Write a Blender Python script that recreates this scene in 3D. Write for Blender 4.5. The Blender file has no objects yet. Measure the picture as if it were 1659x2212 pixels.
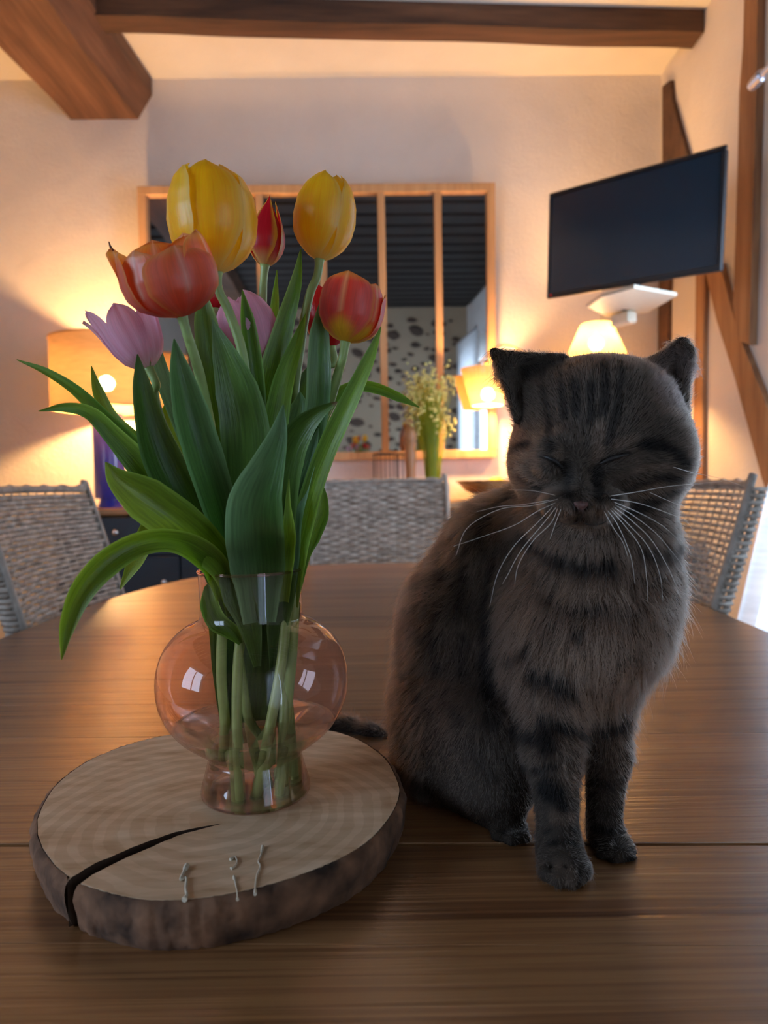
import bpy, math, random
import numpy as np
from mathutils import Vector, Matrix, noise as mnoise

random.seed(7); np.random.seed(7)
S = bpy.context.scene
COL = S.collection
PI = math.pi

# ------------------------------------------------------------------ camera
FPX, CX, CY = 1550.0, 829.5, 1106.0
CAM = Vector((0, 0, 1.03))
PITCH, ROLL = math.atan(61 / 1550), math.radians(1.1)
_f = Vector((0, math.cos(PITCH), -math.sin(PITCH)))
_r0 = Vector((1, 0, 0)); _u0 = Vector((0, math.sin(PITCH), math.cos(PITCH)))
_r = _r0 * math.cos(ROLL) - _u0 * math.sin(ROLL)
_u = _u0 * math.cos(ROLL) + _r0 * math.sin(ROLL)
cd = bpy.data.cameras.new('camera'); cam = bpy.data.objects.new('camera', cd); COL.objects.link(cam)
cam.matrix_world = Matrix(((_r.x, _u.x, -_f.x, CAM.x), (_r.y, _u.y, -_f.y, CAM.y), (_r.z, _u.z, -_f.z, CAM.z), (0, 0, 0, 1)))
cd.sensor_fit = 'VERTICAL'; cd.sensor_height = 36; cd.lens = 36 * FPX / 2212
cd.clip_start = .02; cd.clip_end = 60
cd.dof.use_dof = True; cd.dof.focus_distance = .58; cd.dof.aperture_fstop = 7.0
S.camera = cam

# ------------------------------------------------------------------ sky, windows' daylight, exposure
w = bpy.data.worlds.new('sky'); S.world = w; w.use_nodes = True
bg = w.node_tree.nodes['Background']; bg.inputs[0].default_value = (.58, .74, 1.0, 1); bg.inputs[1].default_value = 8.5
S.view_settings.view_transform = 'Standard'; S.view_settings.look = 'None'
S.view_settings.exposure = 0.55; S.view_settings.gamma = 1; S.view_settings.use_curve_mapping = False
cy = S.cycles
cy.use_denoising = True; cy.use_adaptive_sampling = True; cy.adaptive_threshold = .015; cy.max_bounces = 12; cy.diffuse_bounces = 4; cy.glossy_bounces = 5
cy.transmission_bounces = 12; cy.transparent_max_bounces = 24; cy.sample_clamp_indirect = 6
cy.caustics_reflective = False; cy.caustics_refractive = True; cy.blur_glossy = .5
LAMP_L, LAMP_B, LAMP_C = 950.0, 900.0, 650.0      # bulb emission strengths

# room (metres): camera heading +Y
XR, XL, YB, YF, ZC = 1.39, -2.3, 3.55, -2.6, 2.995   # right wall, left wall, back wall at X=0, wall behind the camera, ceiling
TZ = .75                                              # table top
WROT = .02                                            # back wall is a little out of square

def portal(name, loc, sx, sy, normal):
    l = bpy.data.lights.new(name, 'AREA'); l.shape = 'RECTANGLE'; l.size = sx; l.size_y = sy
    o = bpy.data.objects.new(name, l); COL.objects.link(o); o.location = loc
    o.rotation_euler = Vector(normal).to_track_quat('-Z', 'Y').to_euler()
    l.cycles.is_portal = True
    return o
WIN = [  # wall, y0, y1, z0, z1
    ('right', 1.25, 2.45, .15, 2.15), ('right', -2.2, -1.1, .15, 2.15), ('left', -1.3, .1, .9, 2.2)]
for wl, y0, y1, z0, z1 in WIN:
    x = XR + .16 if wl == 'right' else XL - .16
    portal('sky_portal', (x, (y0 + y1) / 2, (z0 + z1) / 2), y1 - y0, z1 - z0, (-1, 0, 0) if wl == 'right' else (1, 0, 0))

# ------------------------------------------------------------------ pixel rays -> points on real surfaces
def ray(px, py):
    return _f * FPX + _r * (px - CX) + _u * (CY - py)
def P(px, py, Y):
    d = ray(px, py); return CAM + d * (Y / d.y)
def PT(px, py, z):
    d = ray(px, py); return CAM + d * ((z - CAM.z) / d.z)
def PR(px, py, X):
    d = ray(px, py); return CAM + d * (X / d.x)
def PW(px, py, n=0.0):                       # back wall local (u, z); n = distance in front of the wall
    d = ray(px, py); t = (YB - n) / (d.y - WROT * d.x); p = CAM + d * t
    return p.x, p.z
def wall_pt(u, n, z):                        # wall local -> world
    c = 1 / math.sqrt(1 + WROT * WROT)
    return Vector((u + n * WROT * c, YB + WROT * u - n * c, z))
def pxs(npx, Y): return npx * Y / FPX

# ------------------------------------------------------------------ mesh helpers
def mesh(name, verts, faces, mat=None, parent=None, smooth=False, kind=None, label=None, cat=None, group=None):
    me = bpy.data.meshes.new(name)
    me.from_pydata([tuple(v) for v in verts], [], faces)
    me.update()
    if smooth: me.polygons.foreach_set('use_smooth', [True] * len(me.polygons))
    if mat: me.materials.append(mat)
    o = bpy.data.objects.new(name, me); COL.objects.link(o)
    if parent: o.parent = parent
    tag(o, label, cat, group, kind)
    return o
def tag(o, label=None, cat=None, group=None, kind=None):
    if label: o['label'] = label
    if cat: o['category'] = cat
    if group: o['group'] = group
    if kind: o['kind'] = kind
    return o
def empty(name, loc, label, cat, group=None, kind=None):
    o = bpy.data.objects.new(name, None); COL.objects.link(o); o.location = loc; o.empty_display_size = .05
    o['_loc'] = tuple(loc)
    tag(o, label, cat, group, kind); return o
def local(o, verts):                          # world verts -> coordinates under the empty
    l = Vector(o['_loc']); return [Vector(v) - l for v in verts]
class MB:
    def __init__(s): s.v = []; s.f = []
    def add(s, v, f):
        b = len(s.v); s.v += [Vector(q) for q in v]; s.f += [tuple(i + b for i in q) for q in f]; return s
    def box(s, c, sz, bev=0.0, M=None):
        x, y, z = [q / 2 for q in sz]; c = Vector(c)
        b = min(bev, x * .9, y * .9, z * .9)
        if b <= 0:
            v = [Vector((i * x, j * y, k * z)) for k in (-1, 1) for j in (-1, 1) for i in (-1, 1)]
            f = [(0, 2, 3, 1), (4, 5, 7, 6), (0, 1, 5, 4), (2, 6, 7, 3), (0, 4, 6, 2), (1, 3, 7, 5)]
        else:
            v = []; idx = {}
            for k in (-1, 1):
                for j in (-1, 1):
                    for i in (-1, 1):
                        for ax in range(3):
                            q = [i * x, j * y, k * z]
                            for a2 in range(3):
                                if a2 != ax: q[a2] -= (i, j, k)[a2] * b
                            idx[(i, j, k, ax)] = len(v); v.append(Vector(q))
            f = []
            for ax in range(3):
                o1, o2 = [(1, 2), (2, 0), (0, 1)][ax]
                for sg in (-1, 1):
                    q = []
                    for a, bb in ((-1, -1), (1, -1), (1, 1), (-1, 1)):
                        t = [0, 0, 0]; t[ax] = sg; t[o1] = a; t[o2] = bb; q.append(idx[(t[0], t[1], t[2], ax)])
                    f.append(tuple(q if sg > 0 else q[::-1]))
            for ax in range(3):                      # edges along axis ax
                o1, o2 = [(1, 2), (2, 0), (0, 1)][ax]
                for a in (-1, 1):
                    for bb in (-1, 1):
                        t0 = [0, 0, 0]; t0[ax] = -1; t0[o1] = a; t0[o2] = bb
                        t1 = list(t0); t1[ax] = 1
                        q = (idx[(*t0, o1)], idx[(*t1, o1)], idx[(*t1, o2)], idx[(*t0, o2)])
                        f.append(q if a * bb < 0 else q[::-1])
            for k in (-1, 1):
                for j in (-1, 1):
                    for i in (-1, 1):
                        q = (idx[(i, j, k, 0)], idx[(i, j, k, 1)], idx[(i, j, k, 2)])
                        f.append(q if i * j * k > 0 else q[::-1])
        v = [(M @ q if M else q) + c for q in v]
        return s.add(v, f)
    def tube(s, pts, rad, n=8, cap=True):
        pts = [Vector(p) for p in pts]; m = len(pts)
        if not hasattr(rad, '__len__'): rad = [rad] * m
        v = []; f = []; up = None
        for i, p in enumerate(pts):
            t = (pts[min(i + 1, m - 1)] - pts[max(i - 1, 0)])
            t = t.normalized() if t.length > 1e-9 else Vector((0, 0, 1))
            if up is None:
                up = Vector((0, 0, 1)) if abs(t.z) < .9 else Vector((1, 0, 0))
            a = up - t * up.dot(t); a.normalize(); up = a; b = t.cross(a)
            for k in range(n):
                an = 2 * PI * k / n; v.append(p + (a * math.cos(an) + b * math.sin(an)) * rad[i])
        for i in range(m - 1):
            for k in range(n):
                f.append((i * n + k, i * n + (k + 1) % n, (i + 1) * n + (k + 1) % n, (i + 1) * n + k))
        if cap: f.append(tuple(range(n))[::-1]); f.append(tuple((m - 1) * n + k for k in range(n)))
        return s.add(v, f)
    def lathe(s, c, prof, n=48, caps=(False, False), sx=1, sy=1, M=None):
        v = []; f = []; c = Vector(c)
        for r, z in prof:
            for k in range(n):
                an = 2 * PI * k / n; q = Vector((r * math.cos(an) * sx, r * math.sin(an) * sy, z))
                v.append((M @ q if M else q) + c)
        for i in range(len(prof) - 1):
            for k in range(n):
                f.append((i * n + k, i * n + (k + 1) % n, (i + 1) * n + (k + 1) % n, (i + 1) * n + k))
        if caps[0]: f.append(tuple(range(n))[::-1])
        if caps[1]: f.append(tuple((len(prof) - 1) * n + k for k in range(n)))
        return s.add(v, f)
    def sphere(s, c, r, n=16, m=10, sc=(1, 1, 1)):
        v = []; f = []; c = Vector(c)
        for i in range(1, m):
            th = PI * i / m
            for k in range(n):
                an = 2 * PI * k / n
                v.append(c + Vector((math.sin(th) * math.cos(an) * r * sc[0], math.sin(th) * math.sin(an) * r * sc[1], math.cos(th) * r * sc[2])))
        v.append(c + Vector((0, 0, r * sc[2]))); v.append(c - Vector((0, 0, r * sc[2])))
        T = len(v) - 2
        for i in range(m - 2):
            for k in range(n): f.append((i * n + k, (i + 1) * n + k, (i + 1) * n + (k + 1) % n, i * n + (k + 1) % n))
        for k in range(n):
            f.append((T, k, (k + 1) % n)); f.append((T + 1, (m - 2) * n + (k + 1) % n, (m - 2) * n + k))
        return s.add(v, f)
    def prism(s, poly, d):                    # world polygon (planar) + extrusion vector
        n = len(poly); d = Vector(d); v = [Vector(p) for p in poly] + [Vector(p) + d for p in poly]
        f = [tuple(range(n))[::-1], tuple(range(n, 2 * n))] + [(i, (i + 1) % n, (i + 1) % n + n, i + n) for i in range(n)]
        return s.add(v, f)
    def build(s, name, mat, parent=None, smooth=False, **k):
        vs = s.v
        if parent is not None and '_loc' in parent.keys(): vs = local(parent, vs)
        elif parent is not None and parent.parent is not None and '_loc' in parent.parent.keys() and parent.type == 'MESH': vs = local(parent.parent, vs)
        o = mesh(name, vs, s.f, mat, parent, smooth, **k)
        return o
def fixn(o):
    import bmesh
    bm = bmesh.new(); bm.from_mesh(o.data); bmesh.ops.recalc_face_normals(bm, faces=bm.faces); bm.to_mesh(o.data); bm.free(); return o
def autosmooth(o, deg=35):
    me = o.data; me.polygons.foreach_set('use_smooth', [True] * len(me.polygons)); me.set_sharp_from_angle(angle=math.radians(deg)); return o
def crom(pts, n):
    """Catmull-Rom through points (np arrays of any width) -> n samples."""
    p = np.array(pts, float); p = np.vstack([2 * p[0] - p[1], p, 2 * p[-1] - p[-2]]); m = len(p) - 3
    out = []
    for t in np.linspace(0, m - 1e-9, n):
        i = int(t); u = t - i; a, b, c, d = p[i:i + 4]
        out.append(.5 * ((2 * b) + (c - a) * u + (2 * a - 5 * b + 4 * c - d) * u * u + (3 * b - a - 3 * c + d) * u ** 3))
    return np.array(out)
def lerp_list(L, v):
    xs = [a for a, _ in L]; ys = [b for _, b in L]; return float(np.interp(v, xs, ys))
def sstep(a, b, x):
    t = np.clip((x - a) / (b - a), 0, 1); return t * t * (3 - 2 * t)
def setcol(o, cols, name='col'):
    a = o.data.color_attributes.new(name, 'FLOAT_COLOR', 'POINT')
    c = np.ones((len(cols), 4), np.float32); c[:, :3] = cols; a.data.foreach_set('color', c.ravel())

# ------------------------------------------------------------------ materials
def nt(name):
    m = bpy.data.materials.new(name); m.use_nodes = True; t = m.node_tree; t.nodes.clear()
    out = t.nodes.new('ShaderNodeOutputMaterial'); return m, t, out
def N(t, typ, **k):
    n = t.nodes.new('ShaderNode' + typ)
    for a, b in k.items():
        if a.startswith('i_'):
            key = a[2:].replace('_', ' '); n.inputs[key].default_value = b
        elif a.startswith('n'):
            n.inputs[int(a[1:])].default_value = b
        else: setattr(n, a, b)
    return n
def L(t, a, b): t.links.new(a, b)
def ramp(t, fac, stops):
    r = N(t, 'ValToRGB'); e = r.color_ramp.elements
    while len(e) < len(stops): e.new(.5)
    for i, (p, c) in enumerate(stops): e[i].position = p; e[i].color = (*c, 1)
    L(t, fac, r.inputs[0]); return r
def plain(name, col, rough=.5, metal=0, spec=.5, **k):
    m, t, o = nt(name); b = N(t, 'BsdfPrincipled'); b.inputs['Base Color'].default_value = (*col, 1)
    b.inputs['Roughness'].default_value = rough; b.inputs['Metallic'].default_value = metal; b.inputs['Specular IOR Level'].default_value = spec
    nz = N(t, 'TexNoise'); nz.inputs['Scale'].default_value = k.get('ns', 60); nz.inputs['Detail'].default_value = 3
    tc = N(t, 'TexCoord'); L(t, tc.outputs['Object'], nz.inputs['Vector'])
    mx = ramp(t, nz.outputs[0], [(.3, tuple(c * (1 - k.get('var', .06)) for c in col)), (.7, tuple(min(1, c * (1 + k.get('var', .06))) for c in col))])
    L(t, mx.outputs[0], b.inputs['Base Color'])
    if k.get('bump'):
        bp = N(t, 'Bump'); bp.inputs['Strength'].default_value = k['bump']; bp.inputs['Distance'].default_value = k.get('bd', .002)
        L(t, nz.outputs[0], bp.inputs['Height']); L(t, bp.outputs[0], b.inputs['Normal'])
    L(t, b.outputs[0], o.inputs[0]); return m
def plaster(name, col):
    m, t, o = nt(name); b = N(t, 'BsdfPrincipled'); b.inputs['Roughness'].default_value = .9; b.inputs['Specular IOR Level'].default_value = .2
    g = N(t, 'NewGeometry')
    n1 = N(t, 'TexNoise'); n1.inputs['Scale'].default_value = 5; n1.inputs['Detail'].default_value = 5
    n2 = N(t, 'TexNoise'); n2.inputs['Scale'].default_value = 90; n2.inputs['Detail'].default_value = 4
    for n in (n1, n2): L(t, g.outputs['Position'], n.inputs['Vector'])
    r = ramp(t, n1.outputs[0], [(.3, tuple(c * .94 for c in col)), (.7, col)]); L(t, r.outputs[0], b.inputs['Base Color'])
    ad = N(t, 'Math', operation='MULTIPLY_ADD'); L(t, n1.outputs[0], ad.inputs[0]); ad.inputs[1].default_value = 3.0; L(t, n2.outputs[0], ad.inputs[2])
    bp = N(t, 'Bump'); bp.inputs['Strength'].default_value = .55; bp.inputs['Distance'].default_value = .006
    L(t, ad.outputs[0], bp.inputs['Height']); L(t, bp.outputs[0], b.inputs['Normal']); L(t, b.outputs[0], o.inputs[0]); return m
def wood(name, stops, axis='X', scale=1.0, rough=.45, bump=.15, coat=0.0, spec=.5, stretch=14, island=False):
    """grain running along `axis` in object space"""
    m, t, o = nt(name); b = N(t, 'BsdfPrincipled'); b.inputs['Roughness'].default_value = rough
    b.inputs['Coat Weight'].default_value = coat; b.inputs['Coat Roughness'].default_value = .3; b.inputs['Specular IOR Level'].default_value = spec
    g = N(t, 'TexCoord'); mp = N(t, 'Mapping'); sc = [stretch * scale] * 3; sc['XYZ'.index(axis)] = scale
    mp.inputs['Scale'].default_value = sc; L(t, g.outputs['Object'], mp.inputs[0])
    vec = mp.outputs[0]
    if island:
        oi = N(t, 'ObjectInfo'); va = N(t, 'VectorMath', operation='ADD'); ml = N(t, 'Math', operation='MULTIPLY'); L(t, oi.outputs['Random'], ml.inputs[0]); ml.inputs[1].default_value = 37
        L(t, vec, va.inputs[0]); L(t, ml.outputs[0], va.inputs[1]); vec = va.outputs[0]
    n1 = N(t, 'TexNoise'); n1.inputs['Scale'].default_value = 1.0; n1.inputs['Detail'].default_value = 6; n1.inputs['Distortion'].default_value = .6; L(t, vec, n1.inputs['Vector'])
    mp2 = N(t, 'Mapping'); mp2.inputs['Scale'].default_value = (3, 3, 3); sc2 = [4.0] * 3; sc2['XYZ'.index(axis)] = 1.5; mp2.inputs['Scale'].default_value = sc2; L(t, vec, mp2.inputs[0])
    n2 = N(t, 'TexNoise'); n2.inputs['Scale'].default_value = 1.6; n2.inputs['Detail'].default_value = 4; L(t, mp2.outputs[0], n2.inputs['Vector'])
    ad = N(t, 'Math', operation='MULTIPLY_ADD'); L(t, n2.outputs[0], ad.inputs[0]); ad.inputs[1].default_value = .45; L(t, n1.outputs[0], ad.inputs[2])
    sb = N(t, 'Math', operation='SUBTRACT'); L(t, ad.outputs[0], sb.inputs[0]); sb.inputs[1].default_value = .22
    r = ramp(t, sb.outputs[0], stops); L(t, r.outputs[0], b.inputs['Base Color'])
    bp = N(t, 'Bump'); bp.inputs['Strength'].default_value = bump; bp.inputs['Distance'].default_value = .002
    L(t, sb.outputs[0], bp.inputs['Height']); L(t, bp.outputs[0], b.inputs['Normal']); L(t, bp.outputs[0], b.inputs['Coat Normal']); L(t, b.outputs[0], o.inputs[0]); return m
def attr_leafy(name, transl=.4, rough=.35, spec=.5, stripes=90, bump=.25, var=.25):
    """thin living tissue: vertex colour, parallel veins along UV v, translucent"""
    m, t, o = nt(name); b = N(t, 'BsdfPrincipled'); b.inputs['Roughness'].default_value = rough; b.inputs['Specular IOR Level'].default_value = spec
    a = N(t, 'Attribute'); a.attribute_name = 'col'
    uv = N(t, 'UVMap'); mp = N(t, 'Mapping'); mp.inputs['Scale'].default_value = (stripes, 2.0, 1); L(t, uv.outputs[0], mp.inputs[0])
    n = N(t, 'TexNoise'); n.inputs['Scale'].default_value = 1; n.inputs['Detail'].default_value = 3; L(t, mp.outputs[0], n.inputs['Vector'])
    hv = N(t, 'HueSaturation'); mr = N(t, 'MapRange'); mr.inputs[1].default_value = .25; mr.inputs[2].default_value = .75
    mr.inputs[3].default_value = 1 - var; mr.inputs[4].default_value = 1 + var; L(t, n.outputs[0], mr.inputs[0]); L(t, mr.outputs[0], hv.inputs['Value'])
    L(t, a.outputs['Color'], hv.inputs['Color']); L(t, hv.outputs[0], b.inputs['Base Color'])
    bp = N(t, 'Bump'); bp.inputs['Strength'].default_value = bump; bp.inputs['Distance'].default_value = .0006
    L(t, n.outputs[0], bp.inputs['Height']); L(t, bp.outputs[0], b.inputs['Normal'])
    tr = N(t, 'BsdfTranslucent'); gm = N(t, 'HueSaturation'); gm.inputs['Saturation'].default_value = 1.15; gm.inputs['Value'].default_value = 1.3
    L(t, hv.outputs[0], gm.inputs['Color']); L(t, gm.outputs[0], tr.inputs[0])
    mx = N(t, 'MixShader'); mx.inputs[0].default_value = transl; L(t, b.outputs[0], mx.inputs[1]); L(t, tr.outputs[0], mx.inputs[2]); L(t, mx.outputs[0], o.inputs[0]); return m
def fabric_shade(name, col, thru=.6, clear=.05, weave=260):
    m, t, o = nt(name); d = N(t, 'BsdfDiffuse'); tr = N(t, 'BsdfTranslucent'); cl = N(t, 'BsdfTransparent')
    tc = N(t, 'TexCoord'); mp = N(t, 'Mapping'); mp.inputs['Scale'].default_value = (weave * .25, weave * .25, weave * 2); L(t, tc.outputs['Object'], mp.inputs[0])
    n = N(t, 'TexNoise'); n.inputs['Scale'].default_value = .25; n.inputs['Detail'].default_value = 4; L(t, mp.outputs[0], n.inputs['Vector'])
    r = ramp(t, n.outputs[0], [(.3, tuple(c * .8 for c in col)), (.7, col)])
    L(t, r.outputs[0], d.inputs[0]); L(t, r.outputs[0], tr.inputs[0])
    m1 = N(t, 'MixShader'); m1.inputs[0].default_value = thru; L(t, d.outputs[0], m1.inputs[1]); L(t, tr.outputs[0], m1.inputs[2])
    m2 = N(t, 'MixShader'); m2.inputs[0].default_value = clear; L(t, m1.outputs[0], m2.inputs[1]); L(t, cl.outputs[0], m2.inputs[2]); L(t, m2.outputs[0], o.inputs[0]); return m
def emit(name, col, st):
    m, t, o = nt(name); e = N(t, 'Emission'); e.inputs[0].default_value = (*col, 1); e.inputs[1].default_value = st; L(t, e.outputs[0], o.inputs[0]); return m
def thin_glass(name, face, edge, rough=.0):
    """a thin blown wall: clear tint that deepens where the wall is seen edge-on, with Fresnel gloss"""
    m, t, o = nt(name); tr = N(t, 'BsdfTransparent'); gl = N(t, 'BsdfGlossy'); gl.inputs['Roughness'].default_value = rough + .01
    lw = N(t, 'LayerWeight'); lw.inputs[0].default_value = .35
    r = ramp(t, lw.outputs['Facing'], [(0, face), (.75, face), (1, edge)]); L(t, r.outputs[0], tr.inputs[0])
    pw = N(t, 'Math', operation='POWER'); l2 = N(t, 'LayerWeight'); l2.inputs[0].default_value = .5; L(t, l2.outputs['Facing'], pw.inputs[0]); pw.inputs[1].default_value = 4.5
    fr = N(t, 'MapRange'); fr.inputs[3].default_value = .05; fr.inputs[4].default_value = .85; L(t, pw.outputs[0], fr.inputs[0]); mx = N(t, 'MixShader'); L(t, fr.outputs[0], mx.inputs[0])
    L(t, tr.outputs[0], mx.inputs[1]); L(t, gl.outputs[0], mx.inputs[2]); L(t, mx.outputs[0], o.inputs[0]); return m

M_wall = plaster('plaster_warm_white', (.78, .72, .66))
M_ceil = plaster('plaster_ceiling', (.80, .76, .68))
M_beam = wood('old_beam_brown', [(.25, (.045, .02, .012)), (.5, (.11, .052, .028)), (.8, (.20, .10, .055))], 'Y', 1.2, .75, .8, stretch=9)
M_beamx = wood('old_beam_dark', [(.25, (.03, .014, .009)), (.5, (.075, .036, .02)), (.8, (.13, .065, .036))], 'X', 1.2, .75, .8, stretch=9)
M_post = wood('timber_post_brown', [(.25, (.17, .075, .032)), (.5, (.30, .145, .065)), (.8, (.44, .25, .12))], 'Z', 1.5, .7, .7, stretch=9)
M_black_beam = wood('tarred_beam', [(.25, (.012, .009, .008)), (.7, (.03, .022, .018))], 'X', 1.5, .8, .5)
M_table = wood('pine_table_oiled', [(.24, (.085, .030, .010)), (.40, (.17, .072, .026)), (.52, (.25, .12, .045)), (.60, (.19, .082, .030)), (.8, (.38, .20, .085))], 'X', .9, .27, .5, coat=.35, spec=.75, stretch=38, island=True)
_t = M_table.node_tree; _b = next(n for n in _t.nodes if n.type == 'BSDF_PRINCIPLED'); _src = _b.inputs['Base Color'].links[0].from_socket
_hs = N(_t, 'HueSaturation'); _mr = N(_t, 'MapRange'); _mr.inputs[3].default_value = .85; _mr.inputs[4].default_value = 1.35; _oi = N(_t, 'ObjectInfo'); L(_t, _oi.outputs['Random'], _mr.inputs[0])
L(_t, _mr.outputs[0], _hs.inputs['Value']); _hs.inputs['Saturation'].default_value = 1.0; L(_t, _src, _hs.inputs['Color']); L(_t, _hs.outputs[0], _b.inputs['Base Color'])
M_pine = wood('pale_pine', [(.25, (.50, .27, .11)), (.75, (.70, .42, .20))], 'Z', 2, .5, .2)
M_oak = wood('oak_top', [(.25, (.35, .19, .09)), (.75, (.52, .31, .16))], 'X', 2, .5, .2)
M_bowl = wood('acacia_bowl', [(.25, (.25, .10, .03)), (.75, (.55, .25, .08))], 'X', 8, .4, .2, stretch=3)
M_blue = plain('slate_blue_paint', (.028, .05, .078), .45, var=.05)
M_knob = plain('polished_steel', (.8, .8, .82), .15, 1)
M_blk = plain('black_plastic', (.012, .012, .014), .35)
M_bracket = plain('cream_enamel', (.72, .66, .52), .4)
M_floor = wood('floor_boards', [(.3, (.10, .05, .025)), (.7, (.2, .11, .06))], 'X', 1, .5, .2)
M_wire = plain('black_wire', (.02, .018, .016), .4, .5)

# ------------------------------------------------------------------ room shell
def wall_with_holes(name, X, holes, thick, label):
    """wall in the YZ plane at X, extruded outward by thick, with rectangular openings"""
    ys = sorted({YF - .3, YB + .3} | {h[0] for h in holes} | {h[1] for h in holes})
    zs = sorted({0, ZC + .05} | {h[2] for h in holes} | {h[3] for h in holes})
    mb = MB()
    for i in range(len(ys) - 1):
        for j in range(len(zs) - 1):
            yc, zc = (ys[i] + ys[i + 1]) / 2, (zs[j] + zs[j + 1]) / 2
            if any(h[0] < yc < h[1] and h[2] < zc < h[3] for h in holes): continue
            mb.box((X + thick / 2, yc, zc), (abs(thick), ys[i + 1] - ys[i], zs[j + 1] - zs[j]))
    return mb.build(name, M_wall, kind='structure', label=label, cat='wall')
wall_right = wall_with_holes('wall_right', XR, [h[1:] for h in WIN if h[0] == 'right'], .25, 'white plaster wall with brown timbers on the right')
wall_left = wall_with_holes('wall_left', XL, [h[1:] for h in WIN if h[0] == 'left'], -.25, 'white plaster wall on the left side of the room')
mb = MB(); mb.prism([wall_pt(-2.7, 0, 0), wall_pt(1.7, 0, 0), wall_pt(1.7, 0, 3.1), wall_pt(-2.7, 0, 3.1)], (0, .2, 0))
mb.build('wall_back', M_wall, kind='structure', label='white rough plaster wall behind the paned mirror', cat='wall')
MB().box(((XL + XR) / 2, .5, -.05), (4.4, 6.8, .1)).build('floor', M_floor, kind='structure', label='dark wooden floor under the table', cat='floor')
ceiling = MB().box(((XL + XR) / 2, .5, ZC + .1), (4.4, 6.8, .2)).build('ceiling', M_ceil, kind='structure', label='cream plaster ceiling above the wooden beams', cat='ceiling')

# windows: wooden sash with two panes
M_sash = plain('white_sash', (.75, .75, .74), .4)
M_pane = thin_glass('window_glass', (.97, .98, .98), (.7, .8, .8))
for i, (wl, y0, y1, z0, z1) in enumerate(WIN):
    X = XR + .13 if wl == 'right' else XL - .13
    yc = (y0 + y1) / 2; zc = (z0 + z1) / 2; mb = MB(); b = .055
    mb.box((X, y0 + b / 2, zc), (.06, b, z1 - z0)); mb.box((X, y1 - b / 2, zc), (.06, b, z1 - z0))
    mb.box((X, yc, z0 + b / 2), (.06, y1 - y0 - 2 * b, b)); mb.box((X, yc, z1 - b / 2), (.06, y1 - y0 - 2 * b, b))
    mb.box((X, yc, zc), (.05, .06, z1 - z0 - 2 * b))
    fr = mb.build('window_%d' % (i + 1), M_sash, kind='structure', cat='window',
                  label=['tall white framed window behind the right chair and curtain', 'tall window with white curtain, seen in the mirror', 'small white window in the left wall behind the viewer'][i])
    for s in (-1, 1):
        mesh('pane', [(X, yc + s * .03, z0 + b), (X, yc + s * ((y1 - y0) / 2 - b), z0 + b), (X, yc + s * ((y1 - y0) / 2 - b), z1 - b), (X, yc + s * .03, z1 - b)], [(0, 1, 2, 3)], M_pane, fr)

# main ceiling beam (left), runs in depth, chamfered
def quadpoly(pts): return [Vector(p) for p in pts]
sec = [P(155, 262, 3.53), P(299, 257, 3.53), P(329, 206, 3.53)]
zb, zc2 = (sec[0].z + sec[1].z) / 2, sec[2].z
pr = [(sec[0].x, zb), (sec[1].x, zb), (sec[2].x, zc2), (sec[2].x, ZC + .02), (sec[0].x - .01, ZC + .02)]
v = []; f = []; ns = 40
for i in range(ns + 1):
    Y = 3.545 - i * 6.0 / ns
    for k, (x, z) in enumerate(pr):
        wob = mnoise.noise(Vector((Y * 2.2, k * 7.3, 1))) * .010 if k < 3 and i > 0 else 0
        v.append((x + (Y - 3.53) * .045 + wob, Y, z + wob * .6))
for i in range(ns):
    for k in range(5): f.append((i * 5 + k, i * 5 + (k + 1) % 5, (i + 1) * 5 + (k + 1) % 5, (i + 1) * 5 + k))
f += [tuple(range(5))[::-1], tuple(ns * 5 + k for k in range(5))]
fixn(mesh('trim_1', v, f, M_beam, kind='structure', label='thick brown ceiling beam at upper left running to the back wall', cat='beam'))

# cross beam
A = P(-20, 52, 3.0); z_top = ZC + .02
v = []; f = []; ns = 40
YL, YR = 3.02, 3.12
for i in range(ns + 1):
    s = i / ns; X = -2.28 + s * (1.385 + 2.28); Y = 2.92 + (X + 1.1) * .07
    w0 = mnoise.noise(Vector((X * 1.7, 3, 0))) * .012; w1 = mnoise.noise(Vector((X * 1.7, 9, 0))) * .012
    zbot = ZC - .091 + w0
    v += [(X, Y, z_top), (X, Y + w1 * .5, zbot), (X, Y + .115 + w1, zbot), (X, Y + .115, z_top)]
for i in range(ns):
    for k in range(4): f.append((i * 4 + k, i * 4 + (k + 1) % 4, (i + 1) * 4 + (k + 1) % 4, (i + 1) * 4 + k))
f += [(3, 2, 1, 0), tuple(ns * 4 + k for k in range(4))]
fixn(mesh('trim_2', v, f, M_beamx, kind='structure', label='dark slim beam crossing the ceiling above the mirror', cat='beam'))

# timbers of the right wall (proud of the plaster)
def timber(n, pts, label, mat=M_post, proud=.02):
    vv = [PR(x, y, XR) for x, y in pts]
    mb = MB(); mb.prism([(XR + .02, p.y, p.z) for p in vv], (-(proud + .02), 0, 0))
    return fixn(mb.build('trim_%d' % n, mat, kind='structure', label=label, cat='timber'))
timber(3, [(1439, 187), (1457, 173), (1460, 214), (1494, 335), (1520, 430), (1500, 470), (1462, 470), (1452, 640), (1447, 1040), (1423, 1040), (1431, 640), (1439, 400)], 'dark corner timber with brace stub behind the television', M_beamx)
timber(4, [(1513, 560), (1534, 560), (1530, 700), (1528, 850), (1527, 1045), (1502, 1045), (1508, 850), (1512, 700)], 'narrow upright brown timber just right of the cat')
timber(5, [(1532, 570), (1568, 570), (1590, 655), (1618, 745), (1668, 870), (1740, 1040), (1740, 1260), (1659, 1030), (1600, 815), (1560, 690)], 'slanting brown wall brace at the right edge', M_post, .024)
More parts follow.
